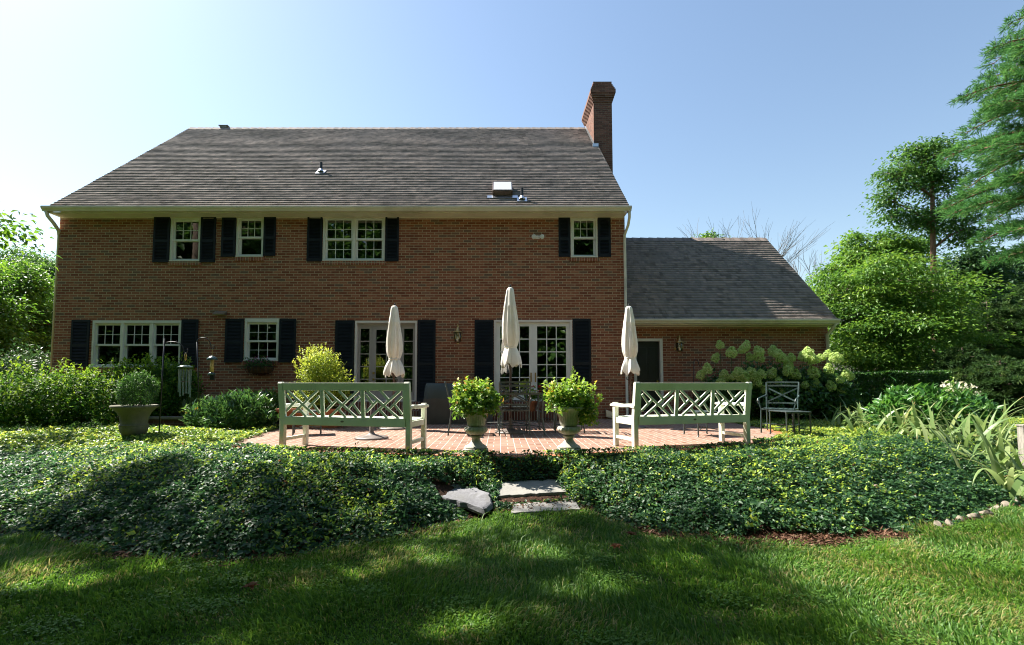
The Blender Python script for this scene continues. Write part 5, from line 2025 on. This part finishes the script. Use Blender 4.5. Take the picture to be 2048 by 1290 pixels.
for i in range(14):
    x = (i / 13 - .5) * (Lh - .4)
    b.tube([(x, 0, -.05), (x + .05, .05, Hh * .5), (x - .04, -.08, Hh - .1)], .02, 6)
    b.tube([(x, 0, .2), (x + .15, -.2, Hh * .6)], .012, 5).tube([(x, 0, .2), (x - .15, .2, Hh * .6)], .012, 5)
b.build('stems', M['bark'], hd)
tag(hd, 'long dark clipped box hedge right of the hydrangea', 'hedge')

# hydrangea with its flower heads
hyq = at(1570, 760, 12.1)
hy_ = empty('hydrangea', (hyq.x, 12.0, -.05))
s0 = at(1400, 760, 12.0).x - hyq.x
s1 = at(1690, 760, 12.0).x - hyq.x
for i, (fx_, rx, rz_, cz, nl_) in enumerate(((.18, .62, .55, .58, 2600), (.42, .85, .66, .70, 4000), (.68, .8, .62, .66, 3800), (.88, .55, .55, .60, 2400))):
    bush('foliage', M['hydra'], (s0 + (s1 - s0) * fx_, 0, cz), (rx, .62, rz_), nl_, .12, .6, hy_, .18, .5, 90 + i, .15, top=-.95, noisy=.6)
b = MB()
rr = random.Random(4)
heads = [(1440, 690), (1463, 705), (1431, 716), (1492, 692), (1484, 700), (1500, 714), (1517, 703), (1520, 716), (1546, 702), (1556, 708), (1563, 716), (1582, 716), (1607, 712), (1617, 708), (1625, 719), (1642, 716), (1656, 708), (1668, 716), (1677, 716), (1658, 738), (1576, 731), (1575, 742), (1627, 745), (1415, 738), (1401, 750), (1449, 752), (1471, 753), (1478, 746), (1488, 755), (1503, 746), (1507, 755), (1523, 749), (1543, 747), (1515, 765), (1590, 750), (1557, 762), (1538, 770), (1529, 780), (1560, 783), (1610, 770), (1617, 783), (1630, 768), (1662, 772), (1682, 782), (1693, 748), (1680, 760), (1700, 752), (1520, 770), (1495, 772), (1442, 765)]
proto = None
for i, (px, py) in enumerate(heads):
    p = at(px, py, 12.0 - .35 - .3 * rr.random())
    loc = Vector((p.x, p.y, p.z)) - hy_.location
    sc_ = rr.uniform(.9, 1.35) * (1.0 if py < 760 else .85)
    if proto is None:
        n = 420
        d = unit(rng.normal(size=(n, 3)))
        d = d[d[:, 2] > -.75]
        tp_ = 1 - .42 * np.clip(d[:, 2], 0, 1) ** 1
        P = d * np.array([.095, .095, .125]) * (.84 + .16 * rng.random(len(d)))[:, None]
        P[:, 0] *= tp_; P[:, 1] *= tp_
        dd = unit(d * .35 + rnd_dirs(len(d)))
        V, F, A = leaf_arrays(P, dd, unit(d + rnd_dirs(len(d)) * .35), .032, .034, .12, .1, rng.random(len(d)), False)
        o = mesh_np('flower_head', V, F, M['petalpale'], hy_, {'rnd': A})
        proto = o
    else:
        o = proto.copy()
        COL.objects.link(o)
        o.parent = hy_
    o.location = loc
    o.rotation_euler = (rr.uniform(-.4, .3), rr.uniform(-.4, .4), rr.random() * 6)
    o.scale = (sc_, sc_, sc_ * rr.uniform(.85, 1.15))
    b.tube([(loc.x * .8, loc.y * .3, .05), (loc.x * .95, loc.y * .6, loc.z * .6), (loc.x, loc.y, loc.z - .06)], .006, 5)
b.build('stems', M['stem'], hy_)
tag(hy_, 'large hydrangea bush covered in pale lime cone shaped flower heads against the low wing', 'bush')

# pale flowering shrub and broad leaved perennials
fs_ = shrub('flowering_shrub', 'tree1', 1908, 9.9, -.05, (.34, .3, .55), 1400, .06, 'pale cream flowering shrub right of the clipped hedge end', 'shrub', 100, asp=.5)
V0 = at(1908, 770, 9.9)
bush('flowers', M['petalwhite'], (0, -.02, .52), (.36, .32, .42), 200, .07, .8, fs_, .2, .9, 101, .4, top=.0)
for i, (px, Y, rad, n, lab) in enumerate(((1815, 8.9, (.55, .45, .48), 900, 'broad leaved green perennial behind the irises, in front of the hedge'), (1872, 8.6, (.55, .5, .44), 850, 'broad leaved green perennial right of the tall perennial by the hedge'), (1930, 8.8, (.45, .4, .40), 700, 'broad leaved perennial in front of the cream flowering shrub'))):
    shrub('perennial', 'peren', px, Y, -.05, rad, n, .17, lab, 'plant', 110 + i, 'perennials behind the irises', asp=.36, up=.35, noisy=.5, inner=.4, droop=.3, lump=.2)

# irises
def iris(px, py, n, h, seed, label):
    q = atz(px, py, .0)
    zb = gz(q.x, q.y)
    r2 = np.random.default_rng(seed)
    Vs, Fs, As, off = [], [], [], 0
    root = None
    for i in range(int(n * 1.7)):
        a = r2.random() * 6.283
        lean = .25 + 1.05 * r2.random() ** 1.1
        L = h * (.55 + .5 * r2.random())
        w = .017 + .014 * r2.random()
        m = 10
        d = np.array([math.cos(a), math.sin(a), 0])
        s = np.array([-math.sin(a + .6 * r2.normal()), math.cos(a), 0]); s /= np.linalg.norm(s)
        p = np.array([  .27 * r2.normal(), .16 * r2.normal(), 0.])
        th = .15 + .25 * lean
        rn = r2.random() * .93
        for k in range(m + 1):
            t = k / m
            ww = w * (1 - t ** 2.2) * (.75 + .5 * min(1, t * 3))
            twist = .5 * t
            ss = s * math.cos(twist) + np.array([0, 0, 1]) * math.sin(twist) * .5
            Vs += [p - ss * ww, p + d * .004 + np.array([0, 0, .003]), p + ss * ww]
            As += [rn if t < .86 else (rn if r2.random() < .6 else .97)] * 3
            p = p + (d * math.sin(th) + np.array([0, 0, math.cos(th)])) * L / m
            th += lean * 2.1 / m * (1.3 if t > .4 else .7)
            if k < m:
                b_ = off + k * 3
                Fs += [(b_, b_ + 1, b_ + 4, b_ + 3), (b_ + 1, b_ + 2, b_ + 5, b_ + 4)]
        off += 3 * (m + 1)
    o = mesh_np('iris_plant', Vs, Fs, M['iris'], None, {'rnd': As}, smooth=True)
    o.location = (q.x, q.y, zb + .05)
    tag(o, label, 'plant', 'iris clumps at the right')


for i, (px, py, n, h, lab) in enumerate((
        (1700, 856, 16, .60, 'iris clump of arching straps at the left end of the iris row'),
        (1735, 852, 20, .78, 'tall iris clump second from the left, with upright pointed blades'),
        (1775, 862, 18, .70, 'iris clump below the dark hedge, third from the left'),
        (1815, 872, 20, .78, 'iris clump in front of the tall perennial'),
        (1862, 874, 20, .72, 'iris clump in the middle of the row with long drooping blades'),
        (1915, 888, 22, .85, 'iris clump below the cream flowering shrub'),
        (1960, 880, 20, .95, 'tall iris clump left of the wooden post'),
        (2000, 900, 24, .85, 'iris clump with long arching blades in front of the wooden post'),
        (2040, 915, 24, .95, 'iris clump at the right edge reaching over the ivy'),
        (2075, 890, 20, 1.0, 'iris clump mostly outside the right edge'))):
    iris(px, py, n, h, 200 + i, lab)

# ------------------------------------------------------------------ trees
def tree(name, base, blobs, lpc, L, mat, bark, r0, label, seed, cr=.5, flat=.55, asp=.6, forks=None, group=None, fold=.2, cat='tree', trunk_top=None, hexa=False, lean=(0, 0), holes=()):
    """blobs: (centre, radii, clusters). A tapered trunk, a limb to each blob, twigs to each leaf cluster."""
    rr = random.Random(seed)
    r_ = np.random.default_rng(seed)
    base = Vector(base)
    root = empty(name, base)
    b = MB()
    zt = trunk_top if trunk_top else max(c[2] for c, _, _ in blobs) * .72
    tp = Vector((lean[0], lean[1], zt))
    path = [Vector((0, 0, -.3)), Vector((lean[0] * .15 + rr.uniform(-.1, .1), lean[1] * .15, zt * .3)), Vector((lean[0] * .6, lean[1] * .6 + rr.uniform(-.1, .1), zt * .65)), tp]
    b.tube(path, [r0 * 1.15, r0 * .9, r0 * .65, r0 * .4], 10)
    cen = []
    for c, rad, nc in blobs:
        c = Vector(c) - base
        f = min(.95, max(.25, (c.z - .55 * math.hypot(c.x - tp.x, c.y - tp.y)) / zt))
        k = f * 3
        i0 = min(2, int(k))
        s = path[i0].lerp(path[i0 + 1], k - i0)
        mid = s.lerp(c, .5) + Vector((rr.uniform(-.15, .15), rr.uniform(-.15, .15), .12 * (c - s).length))
        rl = r0 * .42
        b.tube([s, mid, c], [rl, rl * .7, rl * .4], 7)
        d = unit(r_.normal(size=(nc, 3)))
        q = d * (r_.random(nc) ** .38)[:, None] * np.array(rad) + np.array(c)
        for p_ in q:
            p_ = Vector(p_)
            m2 = c.lerp(p_, .5) + Vector((rr.uniform(-.1, .1), rr.uniform(-.1, .1), .06))
            b.tube([c, m2, p_], [rl * .32, rl * .22, rl * .09], 4, caps=False)
        cen.append(q)
    b.build('trunk', M[bark], root, smooth=True)
    cen = np.concatenate(cen)
    n = len(cen) * lpc
    C = np.repeat(cen, lpc, 0)
    csz = np.repeat(cr * (.6 + .7 * r_.random(len(cen))), lpc)[:, None]
    off = r_.normal(size=(n, 3)) * .5
    off[:, 2] = off[:, 2] * flat - .25 * (off[:, 0] ** 2 + off[:, 1] ** 2)
    P = C + off * csz
    D = unit(off * np.array([1, 1, .4]) + rnd_dirs(n, r_) * .55 + np.array([0, 0, -.12]))
    N = unit(np.array([0, 0, 1.]) + rnd_dirs(n, r_) * .55 + off * .35)
    rn = np.clip(np.repeat(r_.random(len(cen)) * .5, lpc) + .5 * r_.random(n), 0, 1)
    if holes:                      # sky gaps that let patches of sun through to the lawn
        W = P + np.array(base)
        g = (W[:, 2] + .5) / SUN.z
        sx, sy = W[:, 0] - SUN.x * g, W[:, 1] - SUN.y * g
        keep = np.ones(n, bool)
        for (ax, ay, ar, st) in holes:
            q = np.hypot((sx - ax), (sy - ay) * 1.5) / ar
            keep &= r_.random(n) > st * np.clip(1.5 - q, 0, 1)
        P, D, N, rn = P[keep], D[keep], N[keep], rn[keep]
        n = len(P)
    V, F, A = leaf_arrays(P, D, N, L * (.6 + .7 * r_.random(n)), L * asp * (.6 + .7 * r_.random(n)), fold, .2, rn, hexa)
    mesh_np('crown', V, F, M[mat], root, {'rnd': A})
    return tag(root, label, cat, group)


def blob(px, py, Y, rx, rz, nc, ry=None):
    return (tuple(at(px, py, Y)), (rx, ry or rx, rz), nc)


# viburnum-like tree beyond the wing
Y = 17.0
g0 = at(1730, 800, Y)
tree('spreading_tree', (g0.x, Y, -.1), [blob(1690, 590, Y, 1.3, .9, 32), blob(1760, 560, Y, 1.5, 1.0, 39), blob(1840, 590, Y, 1.5, 1.0, 37), blob(1700, 660, Y - .5, 1.4, 1.0, 33), blob(1790, 655, Y - .8, 1.7, 1.1, 40), blob(1880, 660, Y - .3, 1.4, 1.0, 29), blob(1720, 715, Y - .6, 1.3, .6, 19), blob(1820, 715, Y - .6, 1.5, .6, 22), blob(1660, 620, Y + .4, .8, 1.0, 19)], 165, .125, 'tree1', 'bark', .13, 'wide bright green layered tree just beyond the end of the low wing', 301, .85, .20, .5)
# tall slender tree above it
Y = 23.0
g0 = at(1872, 800, Y)
tree('tall_tree', (g0.x, Y, -.2), [blob(1850, 320, Y, 1.0, .8, 18), blob(1800, 355, Y, .9, .8, 15), blob(1790, 405, Y, .8, .9, 15), blob(1880, 360, Y, 1.1, .8, 18), blob(1905, 420, Y, 1.3, .8, 21), blob(1850, 440, Y, .9, .6, 14), blob(1925, 460, Y, 1.0, .8, 16), blob(1830, 300, Y, .7, .5, 9), blob(1870, 295, Y, .6, .4, 8)], 95, .16, 'tree2', 'bark_red', .17, 'tall open tree with a reddish forked trunk rising above the spreading tree', 302, .82, .32, .6, lean=(at(1868, 400, Y).x - g0.x, 0), trunk_top=at(1860, 330, Y).z + .2)
Y = 26.0
tree('round_tree', (at(1760, 800, Y).x, Y, -.2), [blob(1740, 500, Y, 1.5, 1.1, 32), blob(1690, 545, Y, 1.2, 1.0, 26), blob(1790, 520, Y, 1.6, 1.2, 36), blob(1750, 580, Y, 2.0, 1.2, 34), blob(1660, 600, Y, 1.0, .9, 18)], 140, .19, 'tree1', 'bark', .2, 'mid green rounded tree behind the spreading tree', 303, .7, .5, .6)
for i, (px, Y, tops, lab) in enumerate((
        (1935, 27, ((1935, 545, 1.9, 1.3), (1905, 610, 1.9, 1.4), (1965, 620, 2.0, 1.4), (1930, 690, 2.2, 1.2)), 'dark tree right of the reddish trunk'),
        (2010, 30, ((1995, 560, 2.0, 1.3), (2040, 540, 2.0, 1.3), (1990, 640, 2.2, 1.5), (2050, 640, 2.4, 1.6), (2020, 710, 2.6, 1.2)), 'dark far tree near the right edge of the view'),
        (2110, 29, ((2090, 560, 2.4, 1.8), (2130, 640, 2.4, 1.8), (2090, 710, 2.6, 1.2)), 'dark far tree cut by the right edge of the view'),
        (1830, 32, ((1820, 620, 2.4, 1.6), (1870, 600, 2.2, 1.6), (1840, 690, 2.8, 1.4), (1760, 690, 2.6, 1.4)), 'dark far tree seen behind the spreading tree'))):
    tree('dark_tree', (at(px, 800, Y).x, Y, -.5), [blob(a, b_, Y, c, d, int(20 * c)) for a, b_, c, d in tops], 130, .22, 'tree3', 'bark', .22, lab, 310 + i, .8, .55, .6, group='dark trees at the back right')


def bare_tree(px, Y, ptop, n, label, seed):
    rr = random.Random(seed)
    g = at(px, 800, Y)
    H = at(px, ptop, Y).z + .3
    root = empty('bare_tree', (g.x, Y, -.3))
    b = MB()

    def grow(p, d, L, r, lev):
        q = p + d * L
        m_ = p.lerp(q, .5) + Vector((rr.uniform(-.05, .05), rr.uniform(-.05, .05), 0)) * L
        b.tube([p, m_, q], [r, r * .8, r * .6], 5 if lev < 3 else 4, caps=False)
        if lev >= 5: return
        for k in range(3 if lev < 4 else 2):
            a = rr.random() * 6.28
            sp = rr.uniform(.25, .55)
            nd = (d + Vector((math.cos(a) * sp, math.sin(a) * sp, .12))).normalized()
            grow(q if k else p.lerp(q, rr.uniform(.6, 1)), nd, L * rr.uniform(.62, .82), r * .58, lev + 1)
    for i in range(n):
        a = i * 6.28 / n + rr.random()
        grow(Vector((0, 0, H * .30)), Vector((math.cos(a) * .35, math.sin(a) * .35, 1)).normalized(), H * .24, .075, 1)
    b.tube([(0, 0, -.2), (.03, 0, H * .31)], [.16, .10], 8)
    b.build('trunk', M['bark_grey'], root)
    tag(root, label, 'tree', 'bare trees behind the low wing')


bare_tree(1492, 36, 425, 4, 'leafless tree with fine twigs above the ridge of the low wing', 401)
bare_tree(1605, 36, 482, 3, 'smaller leafless tree right of the low wing roof', 402)
Y = 40
tree('far_tree', (at(1412, 800, Y).x, Y, -.3), [blob(1412, 486, Y, 1.0, .7, 12)], 120, .25, 'tree1', 'bark', .2, 'tip of a green tree showing above the low wing ridge', 420, .8)


# conifers
def conifer(name, base, H, branches, label, mat, bark, r0, seed, tuft=.13, blade=.012, z0=.2, reach=3.0, taper=.6, droop=.25, npt=9, step=.16, group=None, shape=None):
    rr = random.Random(seed)
    r_ = np.random.default_rng(seed)
    root = empty(name, base)
    b = MB()
    b.tube([(0, 0, -.3), (.05, 0, H * .5), (0, 0, H)], [r0, r0 * .65, r0 * .12], 10)
    T, TD = [], []
    for i in range(branches):
        t = (i + rr.random()) / branches
        z = H * (z0 + (1 - z0) * t)
        Lb = reach * (1 - t) ** taper * rr.uniform(.65, 1.1) + .25
        if shape: Lb = shape(t) * rr.uniform(.75, 1.1)
        a = i * 2.399 + rr.uniform(-.3, .3)
        d = Vector((math.cos(a), math.sin(a), 0))
        n = 9
        pts = []
        for k in range(n + 1):
            u = k / n
            pts.append(Vector((0, 0, z)) + d * Lb * u + Vector((0, 0, Lb * (.22 * u - droop * u * u))) + Vector((rr.uniform(-.03, .03), rr.uniform(-.03, .03), 0)))
        rb_ = r0 * .32 * (1 - .6 * t)
        b.tube(pts, [rb_ * (1 - .85 * k / n) for k in range(n + 1)], 5, caps=False)
        side = d.cross(Vector((0, 0, 1)))
        u = .18
        while u < 1.0:
            k = u * n
            i0 = min(n - 1, int(k))
            p = pts[i0].lerp(pts[i0 + 1], k - i0)
            for s in (-1, 1):
                ls = Lb * .36 * (1 - u) ** .6 * rr.uniform(.6, 1.1) + .18
                sd = (d * rr.uniform(.5, .9) + side * s + Vector((0, 0, rr.uniform(-.15, .25)))).normalized()
                m = max(2, int(ls / (step * .62)))
                for j in range(m):
                    f = (j + 1) / m
                    q = p + sd * ls * f + Vector((0, 0, -.18 * ls * f * f)) + Vector((rr.uniform(-.03, .03), rr.uniform(-.03, .03), rr.uniform(-.03, .03)))
                    T.append(q[:]); TD.append((sd + Vector((0, 0, .35 - .3 * f)))[:])
                if lev_twigs: b.tube([p, p + sd * ls * .5 + Vector((0, 0, -.03)), p + sd * ls + Vector((0, 0, -.18 * ls))], [.012, .008, .003], 4, caps=False)
            u += step / Lb * 1.1
        T.append(pts[-1][:]); TD.append((d + Vector((0, 0, .1)))[:])
    b.build('trunk', M[bark], root, smooth=True)
    T = np.array(T); TD = unit(np.array(TD))
    n = len(T) * npt
    P = np.repeat(T, npt, 0) + r_.normal(size=(n, 3)) * tuft * .22
    D = unit(np.repeat(TD, npt, 0) * .9 + rnd_dirs(n, r_) * .9)
    V, F, A = leaf_arrays(P, D, rnd_dirs(n, r_), tuft * (.7 + .6 * r_.random(n)), blade, .0, .1, np.clip(np.repeat(r_.random(len(T)) * .6, npt) + .4 * r_.random(n) - .04, 0, 1), False)
    mesh_np('crown', V, F, M[mat], root, {'rnd': A})
    return tag(root, label, 'tree', group)


lev_twigs = True
Y = 13.5
pb = at(2150, 800, Y)
conifer('pine_tree', (pb.x, Y, -.2), 12.4, 46, 'tall blue green pine reaching in from the right edge with long drooping boughs', 'needle', 'bark_red', .26, 501, .17, .022, .38, 4.0, .55, .30, 18, .17,
        shape=lambda t: 3.3 * (1 - t) ** .45 * (.55 + .6 * min(1, t * 2.2)))
lev_twigs = False
for i, (px, Y, H, lab, sh) in enumerate(((1930, 14.2, 2.1, 'dark layered yew right of the clipped hedge', 1.35), (2005, 13.2, 1.7, 'spreading yew behind the wooden post', 1.5), (1985, 18.0, 4.2, 'tall dark conifer behind the yews', 2.0), (2075, 17, 4.6, 'dark conifer at the right edge behind the yews', 2.2))):
    p = at(px, 800, Y)
    conifer('yew_tree', (p.x, Y, -.15), H, 34, lab, 'yew', 'bark', .10, 510 + i, .12, .026, .10, 1.2, .5, .18, 22, .14, 'dark yews at the right', shape=lambda t, s=sh: s * (1 - t) ** .5)

# trees left of the house
for i, (px, Y, tops, mt, lab) in enumerate((
        (40, 17.5, ((0, 560, 1.3, .9), (55, 590, .9, .8), (-10, 630, 1.5, 1.0), (50, 650, 1.1, .8), (0, 700, 1.6, .9), (70, 710, .9, .7)), 'lefttree', 'full bright green tree left of the house corner'),
        (-60, 15.5, ((-70, 560, 1.3, 1.0), (-50, 640, 1.3, 1.0), (-90, 670, 1.6, 1.2), (-20, 710, 1.1, .9)), 'lefttree', 'leafy tree cut by the left edge of the view'),
        (95, 24.0, ((45, 535, 1.4, .9), (100, 560, 1.5, 1.0), (60, 620, 2.0, 1.4), (110, 650, 2.0, 1.4)), 'tree2', 'farther green tree behind the left house corner'))):
    g = at(px, 800, Y)
    tree('leafy_tree', (g.x, Y, -.2), [blob(a, b_, Y, c, d, int(25 * c)) for a, b_, c, d in tops], 150, .13, mt, 'bark', .18, lab, 320 + i, .55, .5, .55, group='trees left of the house')
for i, (px, Y, r) in enumerate(((20, 13.5, 1.1), (80, 14.5, 1.0))):
    shrub('undergrowth_shrub', 'tree3', px, Y, -.1, (r, .9, 1.1), 3800, .11, ('dark undergrowth bush below the left trees at the edge', 'dark undergrowth bush beside the left house corner')[i], 'shrub', 330 + i, 'undergrowth left of the house', lump=.2, top=-.8)

# the big shade tree to the left, only its twigs come into view
def shade(c, rad, nc): return (c, rad, nc)
S_ = Vector((-.74, .407, 1.0))          # towards the sun per metre of height


def over(x, y, h): return (x + S_.x * h, y + S_.y * h, -.5 + h)


HOLES = []
for (px, py, ar, st_) in ((870, 1100, .34, .97), (1090, 1092, .26, .97), (1215, 1165, .30, .95), (940, 1225, .30, .97), (1100, 1185, .25, .8), (70, 1140, .42, .97), 
                          (1330, 1100, .25, .6), (520, 1030, .35, .9), (60, 1030, .45, .8), (300, 960, .8, .95), (640, 940, .6, .9), (820, 930, .5, .85), (1060, 960, .35, .7), (1100, 1010, .25, .9), (760, 1120, .3, .7), (420, 1000, .4, .7)):
    q = atz(px, py, -.42 if py > 1000 else -.2)
    HOLES.append((q.x, q.y, ar, st_))
tree('shade_tree', (-11.8, 6.2, -.5), [
    shade(over(-3.4, 3.0, 11.5), (1.6, 1.2, 1.1), 12), shade(over(-1.6, 2.0, 12.0), (1.9, 1.3, 1.2), 16), shade(over(.2, 3.3, 12.5), (1.5, 1.1, 1.0), 12),
    shade(over(-.2, 1.8, 13.2), (1.6, 1.2, 1.1), 14), shade(over(-1.6, 3.9, 10.5), (1.6, .9, 1.0), 11), shade(over(-4.2, 4.3, 9.6), (1.3, .8, .9), 7), shade(over(-4.8, 1.8, 10.5), (1.8, 1.3, 1.1), 12),
    shade(over(1.1, 3.9, 12.0), (1.0, .8, .8), 7), shade(over(.9, 2.4, 12.6), (.9, .8, .8), 7), shade(over(-3.4, 4.7, 10.6), (1.1, .5, .7), 5), shade(over(1.6, 1.2, 13.0), (1.2, .8, .9), 7),
    (tuple(at(-20, 445, 9.5)), (.4, .4, .10), 2)],
    210, .13, 'lefttree', 'bark', .34, 'large shade tree left of the garden, its twig tips showing at the upper left edge', 600, .62, .55, .7, trunk_top=9.0, holes=HOLES)

# trees behind the camera, mirrored in the window panes and shading the garden front from the open sky
for i, (x, y, h) in enumerate(((-7.5, -5, 15), (-1.5, -6.2, 17), (5, -5.2, 16), (11, -4.5, 16), (-14, -4, 15), (18, -2, 15), (-20.5, -1, 14), (-25, -8, 16), (-19, -9, 15), (-31, -3, 16), (1.5, -12, 19), (-7, -12, 18), (10, -12, 18))):
    if i == 0:
        t0 = tree('garden_tree', (x, y, -.5), [((x + a, y + b_, c), (2.6, 2.4, 1.9), 30) for a, b_, c in ((0, 0, 12.5), (-2.5, .3, 9.5), (2.6, 0, 9.8), (0, 1.2, 6), (.5, -1, 9), (-2.4, 0, 5.5), (2.4, .6, 5.7), (0, 0, 3), (-2.4, 0, 2.2), (2.4, 0, 2.4))], 60, .42, 'tree2', 'bark', .35, 'leafy tree standing behind the viewer on the lawn', 610, 1.2, .55, .7, group='trees behind the viewer')
    else:
        o = copy_tree(t0)
        o.location = (x, y, -.5)
        o.rotation_euler = (0, 0, i * 1.3)
        o.scale = (h / 15,) * 3

# neighbouring low house glimpsed at the right
nb = empty('neighbour_house', (36, 38, -1.5))
b = MB().bb(-9, 9, 0, 7, 0, 2.6)
b.build('wall', M['curtain'], nb)
b = MB().add([(-9.5, -.5, 2.5), (9.5, -.5, 2.5), (9.5, 3.5, 4.4), (-9.5, 3.5, 4.4), (9.5, 7.5, 2.5), (-9.5, 7.5, 2.5)], [(0, 1, 2, 3), (3, 2, 4, 5)])
b.build('roof', M['bark_grey'], nb)
MB().bb(-9.5, 9.5, -.56, -.505, 2.36, 2.52).build('gutter', M['trim'], nb)
tag(nb, 'low pale house with a grey roof glimpsed far behind the yews', 'house')
